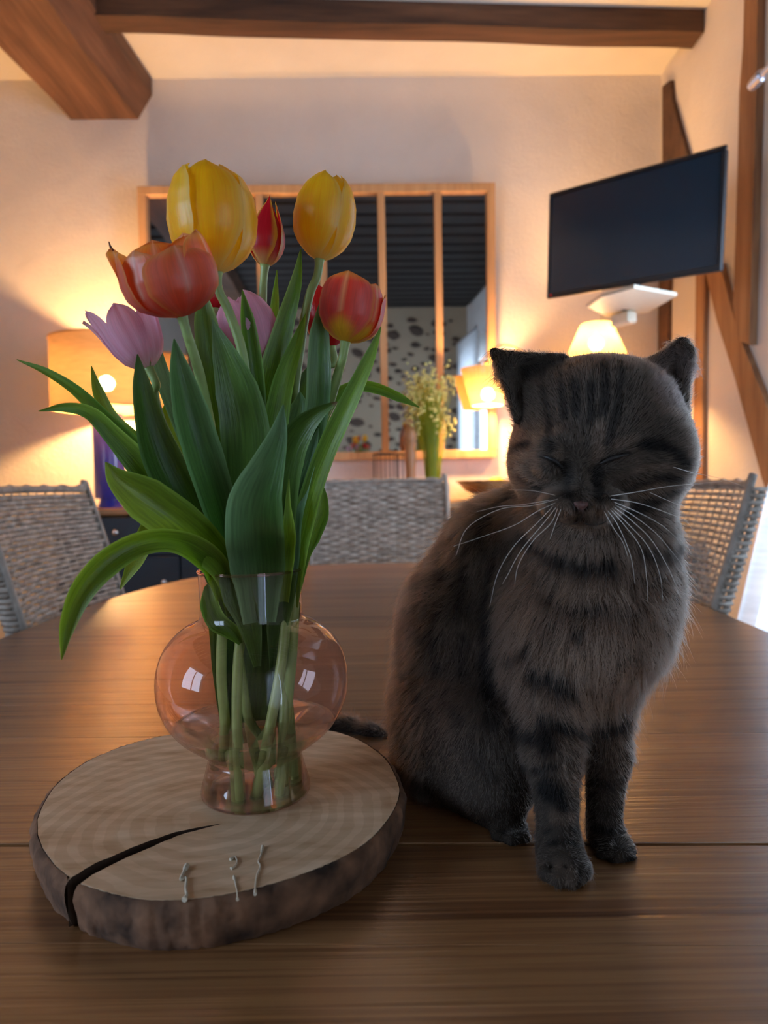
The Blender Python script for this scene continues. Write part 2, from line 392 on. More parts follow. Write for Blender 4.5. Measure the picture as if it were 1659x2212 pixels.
timber(6, [(1626, -40), (1655, -40), (1652, 200), (1645, 400), (1640, 600), (1636, 745), (1612, 735), (1600, 655), (1606, 500), (1612, 300), (1614, 200), (1622, 100)], 'tall brown timber post at the upper right edge', M_post, .03)

# dark beams over the rear half (seen in the mirror)
for i in range(16):
    Y = 1.95 - i * .285
    MB().box(((XL + XR) / 2, Y, ZC - .05), (3.64, .225, .11), .01).build('beam', M_black_beam, ceiling)

# stone wall behind the viewer
M_mortar = plaster('lime_mortar', (.50, .40, .28))
wall_rear = MB().box(((XL + XR) / 2, YF - .1, 1.5), (4.4, .2, 3.1)).build('wall_rear', M_mortar, kind='structure', label='rubble stone wall of the room, seen in the mirror', cat='wall')
M_stone = plain('field_stone', (.11, .075, .055), .85, var=.35, ns=9, bump=.4)
protos = []
for k in range(4):
    vs = []; fs = []; n = 9; rr = [1 + .22 * random.uniform(-1, 1) for _ in range(n)]
    for r, h in ((1, 0), (.93, .6), (.6, 1)):
        for i in range(n):
            a = 2 * PI * i / n; vs.append((math.cos(a) * rr[i] * r, h * .022, math.sin(a) * rr[i] * r))
    for j in range(2):
        for i in range(n): fs.append((j * n + i, (j + 1) * n + i, (j + 1) * n + (i + 1) % n, j * n + (i + 1) % n))
    fs.append(tuple(2 * n + i for i in range(n))[::-1])
    me = bpy.data.meshes.new('stone'); me.from_pydata(vs, [], fs); me.materials.append(M_stone); protos.append(me)
placed = []; tries = 0
while len(placed) < 210 and tries < 9000:
    tries += 1; x = random.uniform(-1.3, 1.35); z = random.uniform(.75, 2.8); a = random.choice((.035, .05, .075, .11)) * random.uniform(.8, 1.2); b = a * random.uniform(.45, .75)
    if any(abs(x - q[0]) < (a + q[2]) * .98 and abs(z - q[1]) < (b + q[3]) * 1.0 for q in placed): continue
    placed.append((x, z, a, b))
    o = bpy.data.objects.new('stone', random.choice(protos)); COL.objects.link(o); o.parent = wall_rear
    o.location = (x, YF - .002, z); o.scale = (a, 1, b); o.rotation_euler = (0, random.uniform(-.2, .2), 0)

# ------------------------------------------------------------------ curtains
M_curtain = fabric_shade('white_sheer_curtain', (.84, .85, .85), .36, .05, 120)
def curtain(pts_top, pts_bot, z0, z1, folds, amp, name, label, nn=120, nz=14, side=(1, 0)):
    v = []; f = []
    T = crom(pts_top, nn); B = crom(pts_bot, nn)
    for j in range(nz + 1):
        s = j / nz; z = z1 + (z0 - z1) * s
        for i in range(nn):
            q = T[i] * (1 - s) + B[i] * s
            ph = folds * 2 * PI * i / nn; a = amp * (.7 + .3 * s) * math.sin(ph + .5 * math.sin(ph * .37 + s))
            v.append((q[0] + a * side[0], q[1] + a * side[1], z))
    for j in range(nz):
        for i in range(nn - 1): f.append((j * nn + i, j * nn + i + 1, (j + 1) * nn + i + 1, (j + 1) * nn + i))
    return mesh(name, v, f, M_curtain, None, True, label=label, cat='curtain')
curtain([(1.235, .6), (1.235, 1.2), (1.235, 1.72)], [(1.22, .9), (1.20, 1.8), (1.20, 2.60)], .06, 2.27, 13, .028, 'curtain', 'sheer white curtain lit blue beside the right wicker chair')
curtain([(1.25, -2.45), (1.25, -1.75), (1.25, -.95)], [(1.25, -2.45), (1.25, -1.8), (1.25, -1.0)], .06, 2.4, 12, .04, 'curtain', 'long white curtain reflected at the right side of the mirror')
def rod(y0, y1, z, label, px=None):
    e = empty('curtain_rod', (1.235, y1, z), label, 'curtain rod')
    mb = MB(); mb.tube([(1.235, y0, z), (1.235, y1 - .03, z)], .012, 14); autosmooth(mb.build('pole', M_rod, e))
    mb = MB(); mb.tube([(1.235, y1 - .075, z), (1.235, y1 - .07, z), (1.235, y1 - .03, z), (1.235, y1 - .005, z), (1.235, y1, z)], [.013, .019, .019, .016, .006], 14); autosmooth(mb.build('finial', M_rod, e))
    for y in (y0 + .1, y1 - .16):
        mb = MB(); mb.tube([(1.235, y, z - .012), (1.30, y, z - .03), (XR, y, z - .03)], .006, 8); mb.build('bracket', M_rod, e)
M_rod = plain('brushed_steel', (.6, .6, .66), .3, .9)
q = PR(1622, 188, 1.235)
rod(1.1, q.y, q.z, 'silver curtain rod end at the upper right edge')
rod(-2.5, -.9, 2.42, 'silver curtain rod above the mirrored curtain')

# ------------------------------------------------------------------ oval table of planks
TROT = math.radians(-2.0); TC = Vector((-.02, 1.41)); TA, TB, TP = .712, 1.115, 2.8
table = empty('dining_table', (TC.x, TC.y, 0), 'large oval brown wooden dining table under the cat and vase', 'table')
table.rotation_euler = (0, 0, 0)
def t_world(x, y): c, s = math.cos(TROT), math.sin(TROT); return Vector((TC.x + x * c - y * s, TC.y + x * s + y * c))
def half(y): 
    q = 1 - abs(y / TB) ** TP
    return TA * max(q, 0) ** (1 / TP)
seam0 = .548 - TC.y    # strong joint
ys = [-TB]; k = -20
edges = [seam0 + .121 * i for i in range(-9, 20)]
edges = [e for e in edges if -TB + .03 < e < TB - .03]
ys = [-TB] + edges + [TB]
for a, b in zip(ys[:-1], ys[1:]):
    ga = .0022 if abs(a - seam0) < 1e-6 else .0002; gb = .0022 if abs(b - seam0) < 1e-6 else .0002
    if a == -TB: ga = 0
    if b == TB: gb = 0
    a2, b2 = a + ga, b - gb; n = 8
    yy = [a2 + (b2 - a2) * i / n for i in range(n + 1)]
    poly = [(half(y), y) for y in yy] + [(-half(y), y) for y in yy[::-1]]
    poly = [p for i, p in enumerate(poly) if i == 0 or (Vector(p) - Vector(poly[i - 1])).length > 1e-5]
    dz = random.uniform(-.0002, .0001)
    top = []; mid = []
    cx_, cy_ = 0, (a2 + b2) / 2
    for x, y in poly:
        ex = x - .0016 * (1 if x > 0 else -1); ey = y + (.0003 if y - a2 < 1e-6 else (-.0003 if b2 - y < 1e-6 else 0))
        top.append(Vector((*t_world(ex, ey), TZ + dz))); mid.append(Vector((*t_world(x, y), TZ + dz - .0006)))
    bot = [p - Vector((0, 0, .034)) for p in mid]
    n = len(poly); vs = top + mid + bot
    fs = [tuple(range(n))] + [(i, i + n, (i + 1) % n + n, (i + 1) % n) for i in range(n)] + [(i + n, i + 2 * n, (i + 1) % n + 2 * n, (i + 1) % n + n) for i in range(n)] + [tuple(range(2 * n, 3 * n))[::-1]]
    o = mesh('plank', local(table, vs), fs, M_table, table); fixn(o)
mb = MB(); 
for sx, sy in ((1, 1), (1, -1), (-1, 1), (-1, -1)):
    p = t_world(sx * .42, sy * .66); MB().box((p.x, p.y, .355), (.09, .09, .71), .008).build('leg', M_table, table)
for s in (1, -1):
    p = t_world(s * .42, 0); MB().box((p.x, p.y, .665), (.03, 1.23, .09)).build('apron', M_table, table)
    p = t_world(0, s * .66); MB().box((p.x, p.y, .665), (.75, .03, .09)).build('apron', M_table, table)

# ------------------------------------------------------------------ wood slice
ST = .032; SZ = TZ + ST
top_px = [(70, 1771), (87, 1733), (119, 1690), (179, 1646), (244, 1617), (304, 1598), (369, 1584), (450, 1573), (545, 1566), (640, 1567), (716, 1576), (770, 1592), (814, 1617), (846, 1646), (868, 1690), (871, 1717), (857, 1755), (819, 1804), (770, 1842), (705, 1874), (624, 1904), (543, 1926), (461, 1942), (380, 1950), (298, 1948), (217, 1931), (164, 1914)]
top_px2 = [(143, 1903), (108, 1874), (81, 1836), (70, 1804)]
ck_lo = [(164, 1913), (199, 1890), (232, 1872), (275, 1852), (329, 1829), (382, 1806), (430, 1792), (480, 1779)]
ck_up = [(429, 1787), (380, 1797), (331, 1814), (282, 1831), (239, 1852), (206, 1863), (184, 1877), (145, 1901)]
def dens(pl, step=.006, close=False):
    out = []
    for i in range(len(pl) - (0 if close else 1)):
        a, b = Vector(pl[i]), Vector(pl[(i + 1) % len(pl)]); n = max(1, int((b - a).length / step))
        out += [a + (b - a) * j / n for j in range(n)]
    if not close: out.append(Vector(pl[-1]))
    return out
rim1 = [PT(x, y, SZ) for x, y in top_px]; rim1 = [Vector(p) for p in crom([tuple(p) for p in rim1], 260)]
rim2 = dens([PT(x, y, SZ) for x, y in top_px2] + [rim1[0]])[:-1]
jag = lambda p, k: p + Vector((mnoise.noise(p * 90 + Vector((k, 0, 0))) * .0012, mnoise.noise(p * 110 + Vector((0, k, 0))) * .0012, 0))
clo = [jag(p, 1) for p in dens([PT(x, y, SZ) for x, y in ck_lo[1:]], .004)]
cup = [jag(p, 5) for p in dens([PT(x, y, SZ) for x, y in ck_up], .004)]
loop = rim1 + clo + cup[:-1] + [cup[-1]] + rim2
isrim = [True] * len(rim1) + [False] * (len(clo) + len(cup)) + [True] * len(rim2)
cen = sum(rim1, Vector()) / len(rim1)
M_slice, t, o_ = nt('sawn_slice_rings')
b = N(t, 'BsdfPrincipled'); b.inputs['Roughness'].default_value = .62; b.inputs['Specular IOR Level'].default_value = .35
tc = N(t, 'TexCoord'); n1 = N(t, 'TexNoise'); n1.inputs['Scale'].default_value = 9; n1.inputs['Detail'].default_value = 4; L(t, tc.outputs['Object'], n1.inputs['Vector'])
ln = N(t, 'VectorMath', operation='LENGTH'); L(t, tc.outputs['Object'], ln.inputs[0])
ma = N(t, 'Math', operation='MULTIPLY_ADD'); L(t, n1.outputs[0], ma.inputs[0]); ma.inputs[1].default_value = .045; L(t, ln.outputs['Value'], ma.inputs[2])
m2 = N(t, 'Math', operation='MULTIPLY'); L(t, ma.outputs[0], m2.inputs[0]); m2.inputs[1].default_value = 430
sn = N(t, 'Math', operation='SINE'); L(t, m2.outputs[0], sn.inputs[0])
nf = N(t, 'TexNoise'); nf.inputs['Scale'].default_value = 1; nf.inputs['Detail'].default_value = 5; mpf = N(t, 'Mapping'); mpf.inputs['Scale'].default_value = (22, 80, 22); L(t, tc.outputs['Object'], mpf.inputs[0]); L(t, mpf.outputs[0], nf.inputs['Vector'])
cr1 = ramp(t, nf.outputs[0], [(.25, (.46, .29, .16)), (.45, (.64, .45, .28)), (.75, (.78, .60, .41))])
cr2 = ramp(t, sn.outputs[0], [(0, (.72, .66, .58)), (.4, (1, 1, 1)), (1, (1, 1, 1))])
mxc = N(t, 'Mix', data_type='RGBA', blend_type='MULTIPLY'); mxc.inputs[0].default_value = .42; L(t, cr1.outputs[0], mxc.inputs[6]); L(t, cr2.outputs[0], mxc.inputs[7])
L(t, mxc.outputs[2], b.inputs['Base Color']); bp = N(t, 'Bump'); bp.inputs['Strength'].default_value = .5; bp.inputs['Distance'].default_value = .0012
L(t, nf.outputs[0], bp.inputs['Height']); L(t, bp.outputs[0], b.inputs['Normal']); L(t, b.outputs[0], o_.inputs[0])
M_bark = plain('bark', (.15, .075, .040), .95, var=.85, ns=38, bump=1.0, bd=.006)
pith = PT(470, 1772, SZ)
slice_ = empty('wood_slice', (pith.x, pith.y, TZ), 'round cracked tree slice with bark edge under the vase', 'trivet')
mid = Vector((0, 0, -ST / 2))
def shrink(p, d):
    q = p - cen; q.z = 0; L_ = q.length; return p - q / L_ * d
nL = len(loop)
# wood body (top, crack walls, bottom)
inner = [shrink(p, .0035) if r else p for p, r in zip(loop, isrim)]
low = [shrink(p, .0075) if r else p for p, r in zip(loop, isrim)]
vs = [p for p in inner] + [Vector((p.x, p.y, TZ + .001)) for p in low]
fs = [tuple(range(nL))] + [(i, i + nL, (i + 1) % nL + nL, (i + 1) % nL) for i in range(nL)] + [tuple(range(nL, 2 * nL))[::-1]]
so = mesh('sawn_wood', local(slice_, vs), fs, M_slice, slice_); so.data.materials.append(plain('dark_crack', (.05, .026, .014), .9))
for i in range(nL):
    if not isrim[i] or not isrim[(i + 1) % nL]: so.data.polygons[i + 1].material_index = 1
fixn(so)
# bark ring, two open runs joined round the rim
rim = rim2 + rim1
rows = 9; vs = []; fs = []
prof = [(-.0035, -.0002), (-.0015, -.0006), (.0006, -.003), (.0018, -.008), (.0014, -.014), (.0006, -.019), (-.0005, -.024), (-.002, -.029), (-.004, -.0318)]
for j, (dr, dz) in enumerate(prof):
    for i, p in enumerate(rim):
        q = p - cen; q.z = 0; q.normalize()
        a = math.atan2(q.y, q.x)
        nz_ = mnoise.noise(Vector((a * 30, dz * 60, 2))) * .0016 + mnoise.noise(Vector((a * 90, dz * 160, 7))) * .0010
        e = dr + (nz_ if j > 0 else 0)
        if j == 0: e = dr + .0006
        vs.append(p + q * e + Vector((0, 0, dz + (mnoise.noise(Vector((a * 60, 1, 1))) * .0008 if j < 2 else 0))))
m = len(rim)
for j in range(rows - 1):
    for i in range(m - 1): fs.append((j * m + i, (j + 1) * m + i, (j + 1) * m + i + 1, j * m + i + 1))
autosmooth(fixn(mesh('bark', local(slice_, vs), fs, M_bark, slice_)), 60)
M_scrap = plain('dried_fibre', (.62, .55, .42), .7)
for pts, wd, lab in [([(404, 1869), (396, 1885), (390, 1900), (402, 1896), (401, 1920), (403, 1932), (398, 1944)], .0011, 'forked dry fibre scrap, leftmost on the wood slice'),
                ([(497, 1857), (508, 1851), (512, 1862), (506, 1872), (499, 1876)], .0007, 'small curled dry scrap in the middle of the wood slice'),
                ([(505, 1893), (509, 1910), (512, 1925), (513, 1944)], .0006, 'thin straight dry fibre at the slice rim'),
                ([(567, 1828), (564, 1845), (558, 1860), (562, 1872), (555, 1890), (552, 1908), (551, 1932)], .0007, 'long wavy dry fibre, rightmost on the wood slice')]:
    pp = crom([tuple(PT(x, y, SZ + wd)) for x, y in pts], 24)
    MB().tube([tuple(q) for q in pp], [wd * (1.6 if i in (0, 1, 2, 22, 23) else .8) for i in range(24)], 6).build('fibre_scrap', M_scrap, None, label=lab, cat='scrap')

# ------------------------------------------------------------------ vase and water
VY = .572
vc = P(554, 1722, VY); VX = vc.x; VB = SZ + .0006
vase = empty('vase', (VX, VY, VB), 'pink glass vase with round belly holding the tulips', 'vase')
prof_px = [(111, 1243), (109.5, 1300), (109.5, 1335), (116, 1350), (140, 1362), (168, 1384), (190, 1413), (202, 1447), (206, 1482), (203, 1517), (190, 1554), (168, 1587), (140, 1612), (113, 1631), (101, 1645), (102, 1655), (109, 1684), (116, 1709), (118, 1725), (113, 1733)]
zpx = lambda y: 1.03 - (y - 1050.3) * VY / FPX
vprof = [(r * VY / FPX, zpx(y)) for r, y in prof_px]
zs_ = vprof[-1][1]; vprof = [(r, VB + (z - zs_)) for r, z in vprof]
vp = crom([(r, z) for r, z in vprof], 90)
M_vase = thin_glass('pink_glass', (.975, .85, .83), (.80, .46, .47))
autosmooth(MB().lathe((VX, VY, 0), [(r, z) for r, z in vp], 96).build('glass_wall', M_vase, vase), 80)
MB().lathe((VX, VY, 0), [(r * 1.0, z) for r, z in [(.0005, VB + .0005), (.02, VB + .0005), (vp[-1][0] * .98, VB), (vp[-1][0], VB + .001)]], 64).build('glass_base', M_vase, vase, smooth=True)
rr = vp[0][0]; mb = MB(); pts = [(VX + rr * math.cos(a), VY + rr * math.sin(a), vp[0][1]) for a in np.linspace(0, 2 * PI, 73)]
mb.tube(pts, .0011, 10, False)
M_rimg, t, o_ = nt('pink_glass_rim'); g = N(t, 'BsdfGlass'); g.inputs[0].default_value = (1, .85, .82, 1); g.inputs['IOR'].default_value = 1.5; g.inputs['Roughness'].default_value = .02; L(t, g.outputs[0], o_.inputs[0])
mb.build('rim', M_rimg, vase, smooth=True)
WL = zpx(1563)
wp = [(r - .0012, z) for r, z in vp if z < WL and z > VB + .002]
M_water, t, o_ = nt('water'); g = N(t, 'BsdfGlass'); g.inputs[0].default_value = (.99, .96, .93, 1); g.inputs['IOR'].default_value = 1.33; g.inputs['Roughness'].default_value = 0
tr = N(t, 'BsdfTransparent'); tr.inputs[0].default_value = (.97, .94, .90, 1); mx = N(t, 'MixShader'); mx.inputs[0].default_value = .5; L(t, g.outputs[0], mx.inputs[1]); L(t, tr.outputs[0], mx.inputs[2]); L(t, mx.outputs[0], o_.inputs[0])
wr0 = wp[0][0]
wprof = [(.0004, WL - .0008), (wr0 - .003, WL - .0008), (wr0 - .001, WL - .0004), (wr0, WL)] + wp[1:] + [(wp[-1][0] * .9, VB + .0018), (.0004, VB + .0018)]
water = MB().lathe((VX, VY, 0), wprof, 80).build('water', M_water, None, label='clear water in the lower part of the pink vase', cat='water', smooth=True); fixn(water)

# ------------------------------------------------------------------ tulips
M_petal = attr_leafy('tulip_petal', .45, .30, .5, 40, .35, .12)
M_leaf = attr_leafy('tulip_leaf', .32, .36, .55, 20, .7, .28)
M_stem = plain('tulip_stem', (.29, .41, .13), .4, var=.12)
def ribbon(name, V, U, C, nu, nv, mat, parent, k=None):
    fs = [(j * nu + i, j * nu + i + 1, (j + 1) * nu + i + 1, (j + 1) * nu + i) for j in range(nv - 1) for i in range(nu - 1)]
    o = mesh(name, local(parent, V) , fs, mat, parent, True)
    uvl = o.data.uv_layers.new(name='UVMap'); li = np.empty(len(o.data.loops), np.int32); o.data.loops.foreach_get('vertex_index', li)
    uvl.data.foreach_set('uv', np.array(U, np.float32)[li].ravel()); setcol(o, C); return o

YEL = dict(a=(.80, .52, .03), b=(.85, .66, .10), rim=(.86, .76, .30), base=(.80, .68, .22))
def pal(kind, u, v, rnd):
    """petal colour at (u across -1..1, v 0..1)"""
    au = abs(u)
    def mix(a, b, t): t = max(0, min(1, t)); return tuple(x * (1 - t) + y * t for x, y in zip(a, b))
    if kind == 'yellow':
        c = mix((.93, .58, .008), (.93, .72, .06), au ** 1.5 + .15 * rnd); c = mix(c, (.82, .72, .25), max(0, .9 - v * 6)); return mix(c, (.85, .74, .25), (au - .8) * 4)
    if kind == 'orange':
        c = mix((.74, .075, .035), (.82, .24, .07), v * .8 + .2 * au); c = mix(c, (.75, .26, .20), .35 + .25 * math.sin(u * 9 + rnd * 5)); c = mix(c, (.80, .42, .14), sstep(.8, 1.0, max(v * 1.02, au)) * .8)
        if au < .05 and v > .3: c = mix(c, (.85, .6, .45), .5)
        return mix(c, (.45, .05, .06), max(0, .5 - v * 1.6))
    if kind == 'redyellow':
        m = sstep(.55, .95, au + max(0, v - .8) * 1.6); c = mix((.55, .018, .03), (.85, .55, .08), m); return mix(c, (.80, .62, .22), max(0, 1 - v * 4.5))
    if kind == 'redpink':
        c = mix((.72, .06, .03), (.82, .22, .18), .3 + .5 * au + .15 * math.sin(u * 14 + rnd * 9)); c = mix(c, (.82, .45, .10), sstep(.82, 1, max(v, au * .95)) * .8)
        if au < .05 and v > .35: c = mix(c, (.88, .60, .30), .6)
        return mix(c, (.75, .60, .05), sstep(.42, .18, v + .25 * au))
    if kind == 'pink':
        c = mix((.76, .42, .54), (.84, .56, .68), .5 + .4 * math.sin(u * 11 + rnd * 7)); c = mix(c, (.50, .22, .30), max(0, .3 - au) * .6); return mix(c, (.78, .66, .55), max(0, .8 - v * 4))
    if kind == 'red':
        return mix((.60, .012, .015), (.72, .03, .025), v)
def tulip(kind, base, top, wpx, Y, label, stem, petals=None, prof='egg', tip_r=.4, toward=0.0, seed=0, tipdepth=0.0, nstem=40, lean=0.0):
    """base/top: flower base and crown (pixels at depth Y); stem: further pixel+depth points down into the vase"""
    rnd = random.Random(seed)
    B = P(*base, Y); T = P(*top, Y - toward); ez = (T - B); H = ez.length; ez.normalize()
    R = pxs(wpx / 2, Y)
    ex = Vector((1, 0, 0)) - ez * ez.x; ex.normalize(); ey = ez.cross(ex)      # ey points away from the viewer
    root = empty('tulip', stem_end(stem), label, 'flower', 'cut tulips in the pink vase')
    PR_ = {'egg': [(0, .10), (.06, .42), (.16, .72), (.30, .93), (.48, 1.0), (.68, .95), (.84, .76), (.95, .50), (1, .30)],
           'cup': [(0, .10), (.06, .45), (.18, .78), (.35, .96), (.55, 1.0), (.78, .95), (.92, .88), (1, .80)],
           'open': [(0, .10), (.06, .38), (.18, .66), (.35, .84), (.55, .93), (.78, .99), (1, 1.04)],
           'bud': [(0, .12), (.08, .55), (.2, .86), (.35, 1.0), (.5, .93), (.7, .66), (.88, .36), (1, .16)]}[prof]
    W = [(0, 34), (.12, 50), (.35, 60), (.6, 58), (.78, 54), (.9, 42), (.96, 30), (1.0, 9)] if prof != 'bud' else [(0, 34), (.2, 62), (.4, 66), (.6, 58), (.8, 44), (.93, 28), (1, 3)]
    if petals is None:
        petals = [(270 + 120 * k + rnd.uniform(-8, 8), 1.0, 1.0, 0) for k in range(3)] + [(330 + 120 * k + rnd.uniform(-8, 8), .93, .98, 0) for k in range(3)]
    nu, nv = 15, 26
    rnd_tip = {'egg': 2.3, 'cup': 2.8, 'open': 1.25, 'bud': 0}[prof]
    for pi_, pt in enumerate(petals):
        th0, rs, hs, flare = pt[:4]; ww = pt[4] if len(pt) > 4 else 1.0
        th0 = math.radians(th0); V = []; U = []; C = []; s1 = rnd.random()
        for j in range(nv):
            v = 1 - (1 - j / (nv - 1)) ** 1.5; v_ = v
            r = lerp_list(PR_, v_) * R * rs; hw = math.radians(lerp_list(W, v_)) * ww
            if rnd_tip and v_ > .62: hw = math.radians(lerp_list(W, .62)) * ww * math.sqrt(max(0, 1 - ((v_ - .62) / .38) ** rnd_tip)) + .02
            r += flare * R * max(0, v_ - .35) ** 2 * 2.2
            for i in range(nu):
                u = -1 + 2 * i / (nu - 1)
                th = th0 + u * hw * (1 if prof != 'open' else .86)
                wave = mnoise.noise(Vector((u * 1.8, v * 2.2, seed * 3.1 + pi_))) * .045 * R
                rr_ = r * (1 + .035 * u * u * v) - (.05 * R * math.exp(-(u * 6) ** 2) * v * (1 - v) * 2) + wave * v
                # outer faces get a faint central ridge, edges tuck in
                hgt = v_ * H * hs - .045 * H * (u * u) * v ** 4
                V.append(B + ez * hgt + (ex * math.cos(th) + ey * math.sin(th)) * rr_)
                U.append((u * .5 + .5, v)); C.append(pal(kind, u, v, s1))
        ribbon('petal', V, U, C, nu, nv, M_petal, root)
    # stem
    d0 = B - ez * .012
    pts = [tuple(B + ez * .002), tuple(d0)] + [tuple(P(x, y, yy)) for x, y, yy in stem]
    cp = crom(pts, nstem); n = len(cp)
    rad = [.0030 + .0012 * min(1, i / n * 1.6) + (.0014 * math.exp(-i / 1.2)) for i in range(n)]
    o = MB().tube([tuple(q) for q in cp], rad, 12).build('stem', M_stem, root, smooth=True)
    # pistil
    MB().tube([tuple(B), tuple(B + ez * H * .28)], [.003, .004], 8).build('pistil', M_stem, root)
    return root
def stem_end(stem):
    return tuple(P(*stem[-1]))
WY = VY
T1 = tulip('yellow', (470, 590), (455, 356), 192, .52, 'large yellow tulip, tallest bloom of the bouquet', [(497, 680, .525), (528, 790, .53), (535, 1000, .555), (535, 1250, .565), (515, 1420, .565), (512, 1580, .56), (521, 1745, .555)], prof='egg', seed=1,
           petals=[(262, 1.0, 1.0, 0, 1.0), (20, .97, .99, 0, 1.0), (140, .97, .98, 0), (322, .93, .97, 0, .95), (200, 1.03, 1.0, .16, .95), (80, .9, .95, 0)])
T2 = tulip('yellow', (690, 563), (716, 376), 136, .56, 'smaller yellow tulip on the right, veined petals', [(668, 640, .562), (650, 740, .565), (632, 900, .57), (625, 1200, .572), (612, 1400, .565), (585, 1560, .56), (550, 1733, .562)], prof='egg', seed=2,
           petals=[(240, 1.0, 1.0, 0, 1.05), (0, .98, 1.0, 0), (120, .97, .98, 0), (310, .95, .97, 0), (180, .95, 1.0, 0), (60, .9, .95, 0)])
T3 = tulip('redyellow', (572, 577), (586, 421), 80, .60, 'narrow red tulip with yellow edges between the yellow ones', [(568, 640, .60), (566, 720, .60), (567, 900, .59), (590, 1200, .585), (612, 1450, .580), (612, 1600, .570), (600, 1738, .562)], prof='bud', seed=3,
           petals=[(262, 1.06, 1.0, 0, .72), (20, .98, .93, .1, .8), (160, .98, .9, .1, .8), (322, .90, .86, 0, .8), (212, .86, .9, 0, .8), (90, .8, .95, 0)])
T4 = tulip('orange', (394, 685), (345, 508), 200, .48, 'open orange red tulip in front, wide cup', [(412, 745, .487), (436, 830, .50), (465, 1000, .53), (482, 1250, .56), (478, 1450, .565), (486, 1560, .57), (482, 1640, .575)], prof='cup', seed=4,
           petals=[(300, 1.07, .80, 0, .76), (240, 1.0, .84, 0, .62), (204, 1.06, .88, .08, .5), (172, 1.00, 1.0, .34, .55), (352, .98, .97, 0, .8), (120, .92, 1.02, -.05, .95), (60, .88, 1.02, -.05, .95)], toward=.012)
_q = P(238, 532, .474)
MB().tube([tuple(_q + Vector(o)) for o in ((.0015, 0, -.003), (0, 0, 0), (-.0008, 0, .003))], [.0010, .0007, .0003], 6).build('dried_tip', plain('dried_brown', (.05, .015, .01), .8), T4, label='dark dried petal tip')
T5 = tulip('pink', (322, 797), (262, 668), 128, .53, 'pale lilac tulip at far left with pointed petals', [(333, 850, .535), (352, 920, .54), (420, 1060, .555), (490, 1250, .575), (520, 1450, .585), (545, 1600, .585), (571, 1704, .585)], prof='open', seed=5,
           petals=[(275, 1.0, .96, 0, .72), (215, 1.0, 1.1, .1, .62), (172, 1.05, 1.12, .30, .6), (340, 1.0, .98, -.05, .8), (90, .95, 1.0, 0, .9), (30, .9, 1.0, 0, .9)])
T6 = tulip('pink', (562, 797), (510, 636), 132, .575, 'pale pink tulip half hidden behind the centre stems', [(560, 860, .58), (560, 980, .58), (580, 1250, .582), (620, 1500, .59), (636, 1686, .60)], prof='egg', tip_r=.5, seed=6,
           petals=[(230, 1.0, .98, 0, .9), (330, 1.0, 1.02, 0, 1.0), (90, .97, 1.0, 0), (180, .95, .97, .1), (285, .9, .93, 0), (30, .9, 1.0, 0)])
T7 = tulip('redpink', (746, 740), (770, 603), 138, .53, 'red and pink tulip at far right with yellow base', [(732, 800, .535), (712, 870, .54), (680, 960, .55), (640, 1230, .572), (632, 1400, .575), (618, 1560, .58), (612, 1700, .585)], prof='cup', seed=7,
           petals=[(256, 1.02, 1.0, 0, 1.0), (326, .97, .93, 0, .85), (8, 1.04, .86, .12, .6), (176, .95, .9, 0, .9), (90, .93, .9, 0), (212, .93, .93, 0, .7)])
T8 = tulip('red', (716, 752), (690, 618), 92, .60, 'bright red tulip half hidden behind the right stem', [(700, 800, .60), (670, 900, .60), (625, 1230, .59), (590, 1500, .595), (585, 1690, .60)], prof='egg', seed=8)
T9 = tulip('red', (462, 672), (452, 592), 52, .58, 'small dark red bloom peeking behind the big yellow tulip', [(468, 720, .58), (485, 850, .58), (520, 1230, .59), (500, 1500, .60), (505, 1660, .602)], prof='egg', seed=9)

